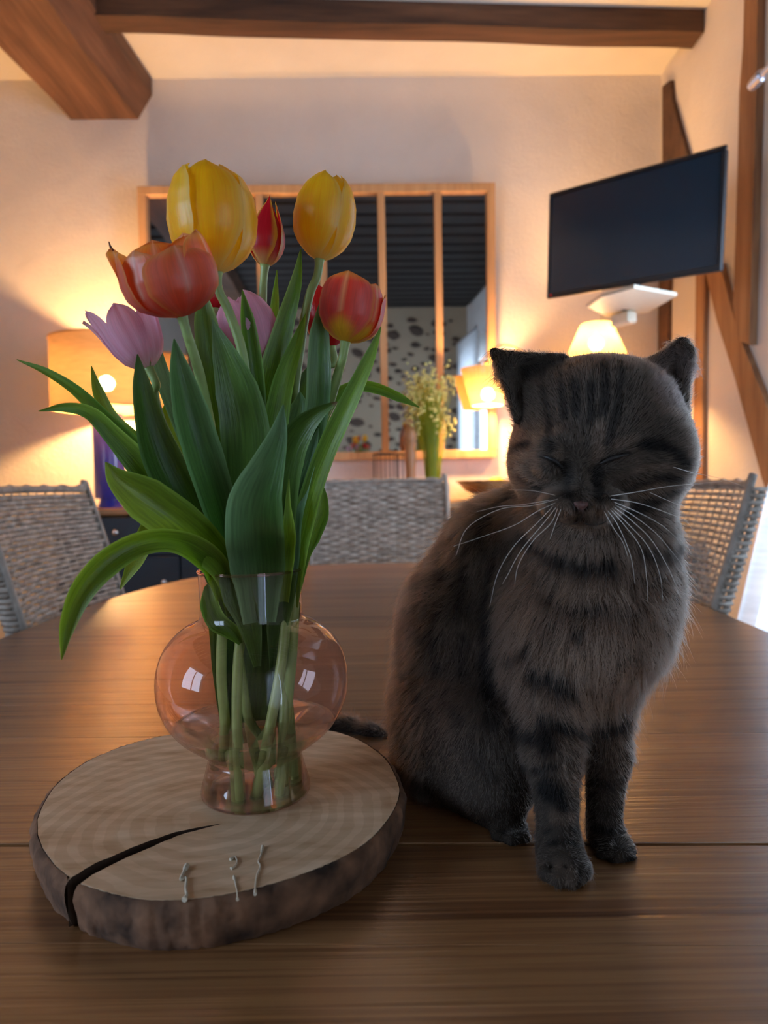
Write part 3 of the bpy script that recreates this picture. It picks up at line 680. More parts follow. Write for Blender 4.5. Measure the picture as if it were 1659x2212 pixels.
GR = {'g': ((.08, .19, .02), (.19, .34, .05)), 'b': ((.055, .14, .03), (.15, .28, .13)), 'y': ((.12, .22, .018), (.22, .34, .04)), 'd': ((.032, .085, .012), (.085, .17, .03))}
def leaf(parent, pts, widths, kind='g', fold=25, tw=0, curl=0.0, seed=0, browntip=False, nv=34):
    """pts: (px, py, depth) tip -> base; widths px along; fold: V angle (deg, + opens to viewer); tw: turn about its axis"""
    c3 = np.array([tuple(P(x, y, yy)) for x, y, yy in pts]); C = crom(c3, nv)
    wd = np.interp(np.linspace(0, 1, nv), np.linspace(0, 1, len(widths)), widths)
    ym = np.interp(np.linspace(0, 1, nv), np.linspace(0, 1, len(pts)), [p[2] for p in pts])
    nu = 9; V = []; U = []; K = []; ca, cb = GR[kind]
    for j in range(nv):
        p = Vector(C[j]); t = Vector(C[min(j + 1, nv - 1)] - C[max(j - 1, 0)]).normalized()
        view = (p - CAM).normalized(); side = t.cross(view); side.normalize(); nr = side.cross(t).normalized()
        if nr.dot(view) < 0: nr = -nr
        a = math.radians(tw if not hasattr(tw, '__len__') else float(np.interp(j / (nv - 1), np.linspace(0, 1, len(tw)), tw)))
        sd = side * math.cos(a) + nr * math.sin(a); nn = nr * math.cos(a) - side * math.sin(a)
        w_ = wd[j] / 2 * ym[j] / FPX
        if j == 0: w_ = min(w_, .0004)
        fo = math.radians(fold)
        for i in range(nu):
            u = -1 + 2 * i / (nu - 1)
            wav = mnoise.noise(Vector((u * .8 + seed * 5, j * .22, seed))) * .10 * w_ * abs(u)
            off = sd * (u * w_) - nn * (w_ * math.sin(fo) * (abs(u) ** 1.4 - .3) ) + nn * wav
            V.append(p + off); v = j / (nv - 1); U.append((u * .5 + .5, v * 3))
            m = .5 + .5 * math.sin(seed * 3 + u * 1.5); m = min(1, max(0, m + .25 * (.5 - v)))
            cc = [x * (1 - m) + y * m for x, y in zip(ca, cb)]
            if abs(u) > .95: cc = [min(1, x * 1.6 + .04) for x in cc]
            if browntip and v < .04: cc = [.16, .10, .05]
            K.append(cc)
    return ribbon('leaf', V, U, K, nu, nv, M_leaf, parent)
# left side
leaf(T5, [(36, 777, .545), (100, 803, .545), (165, 845, .545), (225, 905, .55), (300, 980, .555), (380, 1080, .56), (445, 1190, .565), (475, 1300, .575)], [2, 16, 24, 34, 44, 46, 34, 22], 'g', 30, 10, seed=1)
leaf(T4, [(83, 888, .52), (140, 880, .52), (195, 892, .52), (245, 940, .525), (300, 1000, .53), (380, 1090, .54), (448, 1180, .555), (478, 1290, .565)], [2, 20, 30, 42, 58, 60, 40, 24], 'g', 28, -8, seed=2)
leaf(T5, [(197, 790, .56), (212, 845, .56), (240, 905, .56), (285, 955, .56), (340, 1020, .565), (430, 1130, .57), (488, 1280, .58)], [2, 24, 34, 46, 50, 40, 24], 'y', 25, 0, seed=3)
leaf(T5, [(297, 765, .51), (305, 830, .51), (318, 900, .515), (345, 985, .52), (390, 1080, .53), (440, 1180, .55), (480, 1300, .565)], [3, 40, 60, 86, 90, 60, 30], 'd', 20, 18, seed=4)
leaf(T4, [(228, 998, .47), (255, 1035, .472), (310, 1075, .478), (380, 1125, .49), (440, 1175, .51), (492, 1240, .547), (505, 1330, .556)], [3, 50, 96, 98, 80, 58, 30], 'y', 38, 0, seed=5)
leaf(T4, [(133, 1425, .44), (146, 1350, .44), (178, 1275, .44), (232, 1215, .445), (300, 1175, .455), (370, 1167, .475), (430, 1190, .50), (472, 1235, .545), (496, 1330, .555)], [3, 34, 52, 60, 52, 50, 60, 56, 30], 'y', 42, -5, seed=6)
leaf(T9, [(259, 1273, .60), (290, 1215, .60), (322, 1150, .60), (365, 1095, .60), (430, 1090, .595), (500, 1180, .59), (530, 1300, .585)], [3, 34, 46, 56, 50, 40, 24], 'y', 15, 0, seed=7)
leaf(T4, [(376, 732, .485), (388, 800, .487), (410, 890, .495), (440, 990, .505), (470, 1085, .52), (500, 1190, .548), (515, 1300, .556)], [4, 46, 78, 84, 76, 56, 34], 'b', 26, 12, seed=8)
leaf(T9, [(314, 676, .56), (330, 745, .56), (356, 830, .56), (395, 920, .56), (440, 1020, .565), (495, 1150, .57), (530, 1300, .575)], [18, 30, 36, 44, 50, 46, 24], 'b', 20, 15, seed=9)
leaf(T1, [(438, 615, .545), (444, 690, .545), (458, 790, .545), (474, 900, .55), (490, 1020, .555), (515, 1160, .565), (530, 1310, .57)], [4, 48, 62, 60, 56, 48, 26], 'g', 20, 0, seed=10)
leaf(T1, [(459, 690, .515), (484, 760, .515), (512, 840, .517), (530, 920, .52), (535, 1020, .53), (538, 1130, .548), (540, 1300, .56)], [3, 52, 92, 106, 108, 110, 80], 'd', 16, -10, seed=11)
leaf(T6, [(523, 625, .55), (532, 690, .55), (542, 770, .55), (550, 860, .555), (555, 1000, .56), (560, 1160, .57), (560, 1310, .575)], [2, 32, 42, 44, 42, 40, 24], 'g', 45, 20, seed=12)
leaf(T3, [(598, 583, .615), (592, 650, .615), (587, 720, .61), (580, 850, .60), (575, 1000, .59), (575, 1250, .585)], [2, 20, 24, 30, 34, 24], 'g', 40, 30, seed=13)
leaf(T2, [(650, 538, .56), (640, 610, .56), (616, 700, .56), (592, 790, .56), (577, 880, .562), (568, 1000, .565), (570, 1150, .57), (572, 1310, .575)], [3, 26, 42, 54, 52, 46, 42, 24], 'g', 25, -12, seed=14)
leaf(T2, [(660, 678, .545), (640, 740, .545), (612, 820, .547), (595, 910, .55), (585, 1010, .555), (580, 1150, .565), (578, 1310, .572)], [2, 28, 46, 56, 56, 50, 30], 'g', 22, 14, seed=15)
leaf(T7, [(694, 645, .53), (690, 720, .53), (689, 800, .53), (686, 870, .535), (670, 970, .545), (645, 1120, .56), (622, 1300, .572)], [3, 42, 52, 52, 48, 40, 26], 'b', 28, 0, seed=16)
leaf(T7, [(823, 706, .52), (800, 770, .52), (768, 840, .523), (735, 910, .527), (702, 985, .533), (672, 1070, .54), (652, 1150, .553), (640, 1220, .565), (632, 1310, .572)], [3, 28, 40, 44, 46, 48, 44, 26], 'g', 30, -12, seed=17)
leaf(T8, [(906, 880, .56), (862, 858, .56), (812, 838, .56), (765, 834, .56), (720, 860, .56), (690, 920, .56), (658, 1050, .575), (632, 1290, .582)], [2, 20, 24, 24, 26, 30, 34, 22], 'g', 25, 10, seed=18)
leaf(T7, [(729, 868, .50), (690, 890, .502), (652, 925, .507), (620, 985, .515), (606, 1070, .525), (606, 1170, .552), (605, 1300, .56)], [3, 30, 56, 76, 74, 58, 32], 'd', 24, 6, seed=19, browntip=True)
leaf(T2, [(612, 874, .468), (600, 940, .47), (576, 1010, .475), (552, 1080, .48), (549, 1150, .495), (556, 1225, .543), (560, 1345, .549)], [3, 42, 78, 118, 126, 118, 70], 'b', 22, 4, seed=20)
leaf(T8, [(688, 925, .535), (668, 990, .535), (645, 1060, .54), (630, 1130, .545), (630, 1200, .560), (622, 1310, .57)], [3, 30, 42, 42, 34, 22], 'b', 30, 8, seed=21)
leaf(T8, [(692, 1040, .585), (694, 1075, .585), (690, 1115, .585), (672, 1160, .585), (655, 1205, .583), (636, 1300, .58)], [6, 28, 40, 40, 28, 18], 'g', 15, 0, seed=22)
leaf(T7, [(624, 1035, .50), (622, 1090, .502), (624, 1150, .51), (620, 1200, .545), (614, 1300, .555)], [2, 12, 30, 34, 20], 'y', 30, 0, seed=23)
leaf(T6, [(648, 846, .56), (648, 880, .56), (636, 930, .56), (618, 1000, .56), (600, 1120, .565), (590, 1300, .573)], [4, 40, 44, 44, 40, 24], 'b', 35, -10, seed=24)
leaf(T9, [(408, 975, .565), (405, 1040, .565), (425, 1100, .565), (460, 1160, .567), (505, 1240, .572), (520, 1320, .575)], [4, 60, 84, 84, 60, 30], 'd', 18, 0, seed=25)
leaf(T9, [(370, 868, .59), (362, 910, .59), (378, 960, .59), (410, 1010, .59), (460, 1100, .59), (520, 1280, .585)], [20, 40, 46, 50, 44, 24], 'y', 12, 0, seed=26)
leaf(T3, [(668, 790, .60), (655, 830, .60), (635, 900, .60), (615, 1000, .595), (600, 1150, .59), (590, 1300, .585)], [4, 34, 46, 46, 40, 24], 'd', 18, 0, seed=27)
leaf(T3, [(505, 1010, .60), (520, 1080, .60), (560, 1180, .595), (560, 1310, .585)], [4, 90, 120, 60], 'd', 10, 0, seed=28)
# leaf bases inside the neck
leaf(T4, [(448, 1262, .553), (452, 1305, .55), (468, 1342, .55), (500, 1365, .555), (520, 1390, .56)], [10, 40, 44, 34, 10], 'g', 35, 0, seed=29)
leaf(T1, [(500, 1235, .548), (515, 1290, .548), (540, 1350, .55), (556, 1440, .56)], [60, 66, 50, 16], 'd', 20, 0, seed=30)
leaf(T7, [(610, 1235, .56), (606, 1300, .56), (598, 1360, .565), (590, 1450, .57)], [60, 56, 44, 14], 'd', 20, 0, seed=31)
leaf(T6, [(555, 1200, .585), (550, 1320, .585), (548, 1440, .585), (548, 1560, .585)], [170, 175, 160, 90], 'd', 10, 0, seed=32)
leaf(T5, [(490, 1290, .572), (488, 1400, .572), (488, 1500, .572), (488, 1590, .572)], [60, 56, 44, 14], 'd', 15, 0, seed=33)
leaf(T8, [(622, 1290, .58), (615, 1400, .58), (612, 1500, .58), (608, 1585, .58)], [56, 56, 44, 14], 'd', 15, 0, seed=34)
leaf(T9, [(545, 1300, .60), (545, 1440, .60), (548, 1540, .60), (555, 1600, .60)], [190, 170, 140, 60], 'd', 10, 0, seed=35)

# ------------------------------------------------------------------ wicker chairs
M_strand, t, o_ = nt('weathered_rattan')
b = N(t, 'BsdfPrincipled'); b.inputs['Roughness'].default_value = .55; tc = N(t, 'TexCoord'); oi = N(t, 'ObjectInfo')
n1 = N(t, 'TexNoise'); n1.inputs['Scale'].default_value = 28; n1.inputs['Detail'].default_value = 3
va = N(t, 'VectorMath', operation='ADD'); ml = N(t, 'Math', operation='MULTIPLY'); L(t, oi.outputs['Random'], ml.inputs[0]); ml.inputs[1].default_value = 50
L(t, tc.outputs['Object'], va.inputs[0]); L(t, ml.outputs[0], va.inputs[1]); L(t, va.outputs[0], n1.inputs['Vector'])
r_ = ramp(t, n1.outputs[0], [(.28, (.22, .18, .14)), (.5, (.41, .36, .30)), (.72, (.62, .57, .49))]); L(t, r_.outputs[0], b.inputs['Base Color']); L(t, b.outputs[0], o_.inputs[0])
M_cframe = plain('rattan_frame', (.36, .32, .27), .6, var=.3, ns=30)
def wicker_chair(a, bpt, ztop, lean, inward, label, seatdir, pitch=.0118, warps=13, gap=1.0):
    """a, bpt: ends of the back at z=.74 (x, y); lean: shift of the top; inward: unit vector to the sitter's side"""
    A = Vector((*a, .74)); B = Vector((*bpt, .74)); inn = Vector((*inward, 0)); W = (B - A).length; wdir = (B - A).normalized()
    zb = .50; ln = Vector((*lean, 0)) / (ztop - .74)
    root = empty('wicker_chair', ((A + B) / 2 + inn * .24 - Vector((0, 0, .74))), label, 'chair', 'wicker chairs round the table')
    def sf(s, z, n=0.0):
        bow = -inn * .035 * (1 - (2 * s - 1) ** 2)
        return A + (B - A) * s + ln * (z - .74) + bow + Vector((0, 0, z - .74)) + inn * n
    back = MB()
    # hidden core frame of the back: rim tube
    rimp = [sf(0, zb - .06), sf(0, ztop - .03), sf(.05, ztop - .008), sf(.25, ztop - .004), sf(.5, ztop - .003), sf(.75, ztop - .004), sf(.95, ztop - .008), sf(1, ztop - .03), sf(1, zb - .06)]
    back.tube([tuple(p) for p in crom([tuple(q) for q in rimp], 50)], .009, 8)
    bk = back.build('backrest', M_cframe, root, smooth=True)
    def strip(path, up, wid, th, name):
        """flat strand along path; up(i) = width direction"""
        v = []; f = []; m = len(path)
        for i, p in enumerate(path):
            tdir = (path[min(i + 1, m - 1)] - path[max(i - 1, 0)]).normalized(); u = up; n_ = tdir.cross(u).normalized()
            v += [p + u * wid / 2, p + n_ * th * .55 + u * wid * .25, p + n_ * th * .55 - u * wid * .25, p - u * wid / 2, p - n_ * th * .5]
        for i in range(m - 1):
            for k in range(5): f.append((i * 5 + k, i * 5 + (k + 1) % 5, (i + 1) * 5 + (k + 1) % 5, (i + 1) * 5 + k))
        return fixn(mesh(name, local(root, v), f, M_strand, bk, True))
    rows = int((ztop - .006 - zb) / pitch)
    amp = .0034
    for k in range(rows):
        z = zb + (k + .5) * pitch
        seg = warps * 5; path = []
        for i in range(seg + 1):
            s = i / seg; off = amp * math.sin(PI * (s * warps - .5) + PI * k)
            path.append(sf(s, z + random.uniform(-.0004, .0004), off))
        # wrap round both side posts
        pre = [sf(0, z, -.040) - wdir * .004, sf(0, z, -.02) - wdir * .013, sf(0, z, -.004) - wdir * .011]; post = [sf(1, z, -.004) + wdir * .011, sf(1, z, -.02) + wdir * .013, sf(1, z, -.040) + wdir * .004]
        strip(pre + path + post, Vector((0, 0, 1)), pitch * 1.0 * gap * random.uniform(.92, 1.05), .0032, 'strand')
    for i in range(warps):
        s = (i + .5) / warps; path = []
        m = rows * 2
        for j in range(m + 1):
            z = zb + (ztop - .012 - zb) * j / m
            path.append(sf(s, z, -amp * math.sin(PI * (s * warps - .5)) * math.sin(PI * (z - zb) / pitch) * .35 - .0010))
        strip(path, wdir, .0085, .003, 'stake')
    for sd, sg in ((0, -1), (1, 1)):                       # wrapped side posts, 4 cm deep
        for dn in (-.010, -.030):
            MB().tube([tuple(sf(sd, zb - .05, dn)), tuple(sf(sd, ztop - .02, dn))], .0075, 8).build('side_post', M_cframe, bk, smooth=True)
    # top edge braid
    path = [sf(s, ztop + .003 * math.sin(s * warps * PI), .001 * math.cos(s * warps * PI)) for s in np.linspace(0, 1, 90)]
    MB().tube([tuple(p) for p in path], .0065, 7).build('top_braid', M_strand, bk, smooth=True)
    # seat and legs (under the table)
    sc = (A + B) / 2 + inn * .25; ang = math.atan2(wdir.y, wdir.x); R = Matrix.Rotation(ang, 3, 'Z')
    MB().box((sc.x, sc.y, .44), (W - .03, .48, .06), .015, R).build('seat', M_cframe, root)
    for s in (-1, 1):
        for q in (-1, 1):
            p = sc + wdir * s * (W / 2 - .05) + inn * q * .20
            MB().tube([(p.x, p.y, 0), (p.x, p.y, .42)], [.016, .022], 8).build('leg', M_cframe, root, smooth=True)
    return root
wicker_chair((-.757, 1.49), (-.757, 2.04), 1.036, (-.085, 0), (1, 0), 'grey woven wicker chair at the left of the table', 1)
wicker_chair((.735, 1.60), (.735, 2.15), 1.018, (.085, 0), (-1, 0), 'wicker chair at the right, daylight showing through its open weave', 1, pitch=.0150, warps=12, gap=.62)
wicker_chair((-.286, 2.76), (.246, 2.76), 1.044, (0, .070), (0, -1), 'pale wicker chair at the far end of the table', 1, warps=14)

# ------------------------------------------------------------------ sideboard
SBZ = .945; SBX0, SBX1, SBY0, SBY1 = -1.47, 1.30, 3.13, 3.50
sb = empty('sideboard', ((SBX0 + SBX1) / 2, (SBY0 + SBY1) / 2, 0), 'long slate blue sideboard with pale wooden top under the mirror', 'sideboard')
xc = (SBX0 + SBX1) / 2; wd_ = SBX1 - SBX0
MB().box((xc, (SBY0 + SBY1) / 2 + .01, .49), (wd_ - .04, SBY1 - SBY0 - .04, .83), .004).build('carcass', M_blue, sb)
MB().box((xc, (SBY0 + SBY1) / 2, SBZ - .014), (wd_, SBY1 - SBY0, .028), .004).build('top_board', M_oak, sb)
MB().box((xc, (SBY0 + SBY1) / 2 + .02, .0375), (wd_ - .1, SBY1 - SBY0 - .08, .075)).build('plinth', M_blue, sb)
nd = 5; dw = (wd_ - .06) / nd
for i in range(nd):
    x = SBX0 + .03 + dw * (i + .5)
    d = MB().box((x, SBY0 + .012, .822), (dw - .008, .02, .166), .003).build('drawer', M_blue, sb)
    mb = MB(); mb.tube([(x, SBY0 + .002, .84), (x, SBY0 - .012, .84), (x, SBY0 - .016, .84), (x, SBY0 - .024, .84), (x, SBY0 - .027, .84)], [.005, .005, .013, .013, .006], 14); mb.build('knob', M_knob, d, smooth=True)
    d = MB().box((x, SBY0 + .012, .408), (dw - .008, .02, .646), .003).build('door', M_blue, sb)
    mb = MB(); mb.tube([(x + dw * .38, SBY0 + .002, .62), (x + dw * .38, SBY0 - .012, .62), (x + dw * .38, SBY0 - .016, .62), (x + dw * .38, SBY0 - .024, .62), (x + dw * .38, SBY0 - .027, .62)], [.005, .005, .013, .013, .006], 14); mb.build('knob', M_knob, d, smooth=True)

# ------------------------------------------------------------------ lamps
M_shadeL = fabric_shade('orange_linen_shade', (.78, .46, .20), .05, .02)
M_shadeB = fabric_shade('cream_shade', (.92, .70, .34), .10, .03)
M_shadeC = fabric_shade('straw_shade', (.82, .52, .22), .07, .03, 500)
M_ceram, t, o_ = nt('cobalt_glaze'); b = N(t, 'BsdfPrincipled'); b.inputs['Base Color'].default_value = (.045, .05, .42, 1); b.inputs['Roughness'].default_value = .12; b.inputs['Coat Weight'].default_value = .5; L(t, b.outputs[0], o_.inputs[0])
M_brass = plain('brushed_brass', (.65, .45, .2), .3, .9)
WARM = (1.0, .54, .195)
def bulb(root, p, r, st, name):
    MB().sphere(p, r, 20, 12).build('bulb', emit(name, WARM, st), root, smooth=True)
LX, LY = P(233, 900, 3.24).x, 3.24
lamp = empty('table_lamp', (LX, LY, SBZ), 'cobalt blue ceramic table lamp with orange linen drum shade', 'lamp')
cz = [(0.001, SBZ), (.056, SBZ), (.057, SBZ + .006), (.046, SBZ + .032), (.045, SBZ + .042), (.066, SBZ + .044), (.068, SBZ + .05), (.068, 1.36), (.064, 1.368), (.001, 1.369)]
autosmooth(MB().lathe((LX, LY, 0), cz, 48).build('ceramic_body', M_ceram, lamp), 30)
MB().tube([(LX, LY, 1.365), (LX, LY, 1.46)], .009, 12).build('stem', M_brass, lamp)
s0, s1 = P(233, 884, 3.24).z, P(233, 736, 3.24).z
o = MB().lathe((LX, LY, 0), [(.236, s0), (.234, s1)], 64).build('lamp_shade', M_shadeL, lamp, smooth=True)
for z in (s0, s1): MB().lathe((LX, LY, 0), [(.2375, z - .004), (.2375, z + .004)], 64).build('shade_trim', M_shadeL, o, smooth=True)
bulb(lamp, (LX, LY, P(233, 828, 3.24).z), .034, LAMP_L, 'bulb_left')
# cone lamp behind the cat's head
BX, BY = P(1288, 740, 3.28).x, 3.28
lamp = empty('table_lamp', (BX, BY, SBZ), 'lamp with cream cone shade glowing right above the cat', 'lamp')
zt = P(1288, 700, BY).z
autosmooth(MB().lathe((BX, BY, 0), [(.055, zt - .006), (.068, zt - .001), (.073, zt - .010), (.165, zt - .215)], 56).build('lamp_shade', M_shadeB, lamp), 50)
MB().lathe((BX, BY, 0), [(.001, SBZ), (.075, SBZ), (.075, SBZ + .012), (.02, SBZ + .03), (.014, SBZ + .2), (.03, SBZ + .34), (.014, SBZ + .44), (.012, zt - .17), (.001, zt - .168)], 40).build('turned_base', M_brass, lamp, smooth=True)
bulb(lamp, (BX, BY, P(1288, 742, BY).z), .030, LAMP_B, 'bulb_right')
# straw lamp with arm, in front of the mirror
CX_, CY_ = P(1052, 830, 3.38).x, 3.38
lamp = empty('arm_lamp', (P(1206, 900, 3.38).x, CY_, SBZ), 'small lamp with tapered straw shade before the right mirror edge', 'lamp')
zt, zb_ = P(1052, 796, CY_).z, P(1052, 876, CY_).z
v = []; f = []; n = 72
for j in range(7):
    s = j / 6
    for k in range(n):
        a = 2 * PI * k / n; r = (.121 * (1 - s) + .072 * s) * (1 + .012 * (1 if k % 2 else -1)); v.append((CX_ + r * math.cos(a), CY_ + r * math.sin(a), zt + (zb_ - zt) * s))
for j in range(6):
    for k in range(n): f.append((j * n + k, j * n + (k + 1) % n, (j + 1) * n + (k + 1) % n, (j + 1) * n + k))
mesh('lamp_shade', local(lamp, v), f, M_shadeC, lamp)
ax = P(1206, 900, 3.38).x
arm = [(CX_, CY_, zt - .05), (CX_, CY_, zt + .03), (CX_ + .05, CY_, zt + .10), (CX_ + .14, CY_, zt + .09), (ax, CY_, zt - .05), (ax, CY_, 1.2), (ax, CY_, SBZ + .01)]
MB().tube([tuple(q) for q in crom(arm, 50)], .0055, 10).build('arm', M_brass, lamp, smooth=True)
MB().lathe((CX_, CY_, 0), [(.004, zt + .012), (.014, zt + .018), (.017, zt + .028), (.012, zt + .038), (.004, zt + .042)], 20).build('finial', M_brass, lamp, smooth=True)
MB().lathe((ax, CY_, 0), [(.001, SBZ), (.05, SBZ), (.05, SBZ + .012), (.01, SBZ + .018), (.001, SBZ + .018)], 32).build('foot', M_brass, lamp, smooth=True)
bulb(lamp, (CX_ + .004, CY_, P(1058, 852, CY_).z), .030, LAMP_C, 'bulb_centre')

# ------------------------------------------------------------------ paned mirror
u0, zt_ = PW(302, 408, .04); u1, zb2 = PW(1073, 988, .04); zt2 = PW(1073, 405, .04)[1]; zt_ = (zt_ + zt2) / 2
mir = empty('paned_mirror', wall_pt((u0 + u1) / 2, .02, zb2), 'wide pale wood mirror divided into six upright panes', 'mirror')
TILT = math.radians(-2.0)
def mp_(u, n, z):          # tilted slightly back about its lower edge
    h = z - zb2; return wall_pt(u, (.012 if TILT < 0 else .066) + n * math.cos(TILT) - h * math.sin(TILT), zb2 + h * math.cos(TILT) + n * math.sin(TILT))
def mbox(u_a, u_b, z_a, z_b, n_a, n_b, name, mat):
    b = .0025; v = []
    for (n, i) in ((n_a, 0), (n_b - b, 0), (n_b, b)):
        v += [mp_(u_a + i, n, z_a + i), mp_(u_b - i, n, z_a + i), mp_(u_b - i, n, z_b - i), mp_(u_a + i, n, z_b - i)]
    f = [(0, 1, 2, 3)] + [(j * 4 + k, j * 4 + (k + 1) % 4, (j + 1) * 4 + (k + 1) % 4, (j + 1) * 4 + k) for j in range(2) for k in range(4)] + [(11, 10, 9, 8)]
    return fixn(mesh(name, local(mir, v), f, mat, mir))
fw = .040
mbox(u0, u1, zt_ - fw, zt_, 0, .034, 'frame_rail', M_pine); mbox(u0, u1, zb2, zb2 + fw, 0, .034, 'frame_rail', M_pine)
mbox(u0, u0 + fw, zb2 + fw, zt_ - fw, 0, .034, 'frame_stile', M_pine); mbox(u1 - fw, u1, zb2 + fw, zt_ - fw, 0, .034, 'frame_stile', M_pine)
M_mirror, t, o_ = nt('mirror_silver'); g = N(t, 'BsdfGlossy'); g.inputs[0].default_value = (.80, .82, .82, 1); g.inputs['Roughness'].default_value = .0; L(t, g.outputs[0], o_.inputs[0])
bars = [PW(x, 700, .05)[0] for x in (437, 567, 700, 827, 948)]
e_ = [u0 + fw] + bars + [u1 - fw]
for i, x in enumerate(bars): mbox(x - .017, x + .017, zb2 + fw, zt_ - fw, .004, .030, 'mullion', M_pine)
for i in range(6):
    a_ = e_[i] + (.017 if i else 0); b_ = e_[i + 1] - (.017 if i < 5 else 0)
    v = [mp_(a_, .008, zb2 + fw), mp_(b_, .008, zb2 + fw), mp_(b_, .008, zt_ - fw), mp_(a_, .008, zt_ - fw)]
    mesh('mirror_pane', local(mir, v), [(0, 1, 2, 3)], M_mirror, mir)

# ------------------------------------------------------------------ television and bracket
TL, TR_, BR, BL = P(1180, 421, 2.90), P(1563, 315, 2.43), P(1568, 583, 2.43), P(1190, 645, 2.90)
ctr = (TL + TR_ + BR + BL) / 4; ex = ((TR_ - TL) + (BR - BL)).normalized(); ez = ((TL - BL) + (TR_ - BR)); ez = (ez - ex * ez.dot(ex)).normalized(); ey = ez.cross(ex)   # away from viewer
tw = ((TR_ - TL).length + (BR - BL).length) / 2; th = ((TL - BL).length + (TR_ - BR).length) / 2
MT = Matrix((ex, ey, ez)).transposed()
tv = empty('television', ctr, 'black flat television hanging tilted in the right corner', 'television')
def tvb(c, s, name, mat, bev=.003):
    p = ctr + ex * c[0] + ey * c[1] + ez * c[2]; return MB().box(p, s, bev, MT).build(name, mat, tv)
M_screen, t, o_ = nt('tv_screen'); b = N(t, 'BsdfPrincipled'); b.inputs['Base Color'].default_value = (.016, .030, .048, 1); b.inputs['Roughness'].default_value = .16; b.inputs['Specular IOR Level'].default_value = .8; b.inputs['Coat Weight'].default_value = .4; b.inputs['Coat Roughness'].default_value = .05; L(t, b.outputs[0], o_.inputs[0])  # bluish reflection is put into the screen's base colour
tvb((0, .018, 0), (tw - .01, .03, th - .01), 'casing', M_blk, .006)
bz = .014
tvb((0, -.001, th / 2 - bz / 2), (tw, .012, bz), 'bezel', M_blk); tvb((0, -.001, -th / 2 + bz * .7), (tw, .012, bz * 1.4), 'bezel', M_blk)
tvb((-tw / 2 + bz / 2, -.001, 0), (bz, .012, th - 2 * bz), 'bezel', M_blk); tvb((tw / 2 - bz / 2, -.001, 0), (bz, .012, th - 2 * bz), 'bezel', M_blk)
tvb((0, .0, 0), (tw - 2 * bz, .004, th - 2.4 * bz), 'screen', M_screen, 0)
tvb((-.02, .05, -.03), (.34, .035, .22), 'back_housing', M_blk, .01)
tvb((.03, -.002, -th / 2 - .008), (.05, .02, .018), 'sensor_foot', M_blk)
mb = MB(); red = emit('standby_red', (1, .05, .02), .6)
p = ctr - ex * (tw / 2 - .02) - ez * (th / 2 - .012) - ey * .008; mb.sphere(p, .003, 8, 6); mb.build('standby_light', red, tv)
# shelf-like cream bracket under the set
br = empty('television_bracket', (XR - .02, 2.75, 1.75), 'cream metal wall bracket and shelf below the television', 'bracket')
pl = [P(1268, 655, 2.80), P(1300, 645, 2.62), P(1370, 630, 2.50), P(1462, 645, 2.62), P(1400, 652, 2.95), P(1310, 662, 3.0)]
zz = sum(p.z for p in pl) / len(pl)
pl = [Vector((p.x, p.y, zz + (p.z - zz) * .25)) for p in pl]
fixn(MB().prism(pl, (0, 0, -.012)).build('shelf_plate', M_bracket, br))
c_ = P(1362, 690, 2.85)
mb = MB(); q1 = Vector((c_.x, c_.y, zz - .012)); mb.box((c_.x - .01, c_.y + .05, zz - .036), (.05, .10, .048), .008, Matrix.Rotation(.5, 3, 'Z')); mb.build('tilt_block', M_bracket, br)
mb = MB(); mb.tube([(c_.x, c_.y + .08, zz - .036), (c_.x + .08, c_.y + .35, zz + .03), (c_.x + .14, wall_pt(c_.x, .012, 0).y, zz + .07)], .014, 8); mb.build('arm', M_bracket, br, smooth=True)
MB().box((c_.x + .14, wall_pt(c_.x + .14, .009, 0).y, zz + .07), (.08, .016, .13), .004).build('wall_plate', M_bracket, br)
mb = MB(); mb.tube([(c_.x - .02, c_.y + .02, zz), tuple(ctr + ey * .05 - ez * (th / 2 - .06))], .015, 8); mb.build('pivot', M_blk, br, smooth=True)

# ------------------------------------------------------------------ things on the sideboard
# pepper mill
mx_, my = P(886, 960, 3.30).x, 3.30; zt = P(886, 905, my).z; H = zt - SBZ
mill = empty('pepper_mill', (mx_, my, SBZ), 'tall turned wooden pepper mill left of the grass bunch', 'mill')
M_mill = wood('mill_wood', [(.25, (.30, .13, .05)), (.75, (.5, .25, .10))], 'Z', 6, .4, .1)
MB().lathe((mx_, my, 0), [(.001, SBZ), (.033, SBZ), (.034, SBZ + .02), (.027, SBZ + .04), (.022, SBZ + H * .35), (.027, SBZ + H * .55), (.024, SBZ + H * .66), (.03, SBZ + H * .69), (.03, SBZ + H * .72)], 32).build('mill_body', M_mill, mill, smooth=True)
MB().lathe((mx_, my, 0), [(.028, SBZ + H * .725), (.031, SBZ + H * .76), (.030, SBZ + H * .84), (.022, SBZ + H * .90), (.012, SBZ + H * .92), (.015, SBZ + H * .95), (.012, SBZ + H * .99), (.001, SBZ + H)], 32).build('mill_head', M_mill, mill, smooth=True)
# wire basket candle holders
for px0, px1, py, Yb, lab in ((806, 858, 981, 3.22, 'black wire cylinder basket behind the far wicker chair'), (856, 884, 981, 3.36, 'thin wire holder between basket and pepper mill')):
    c0 = P((px0 + px1) / 2, py, Yb); r = pxs((px1 - px0) / 2, Yb); e = empty('wire_basket', (c0.x, Yb, SBZ), lab, 'basket'); hz = c0.z
    nw = 16 if px0 == 806 else 8
    for k in range(nw):
        a = 2 * PI * k / nw; x, y = c0.x + r * math.cos(a), Yb + r * math.sin(a); MB().tube([(x, y, SBZ + .002), (x, y, hz)], .0014, 5).build('wire', M_wire, e)
    for z in (SBZ + .003, hz):
        MB().tube([(c0.x + r * math.cos(a), Yb + r * math.sin(a), z) for a in np.linspace(0, 2 * PI, 33)], .0022, 6, False).build('ring', M_wire, e)
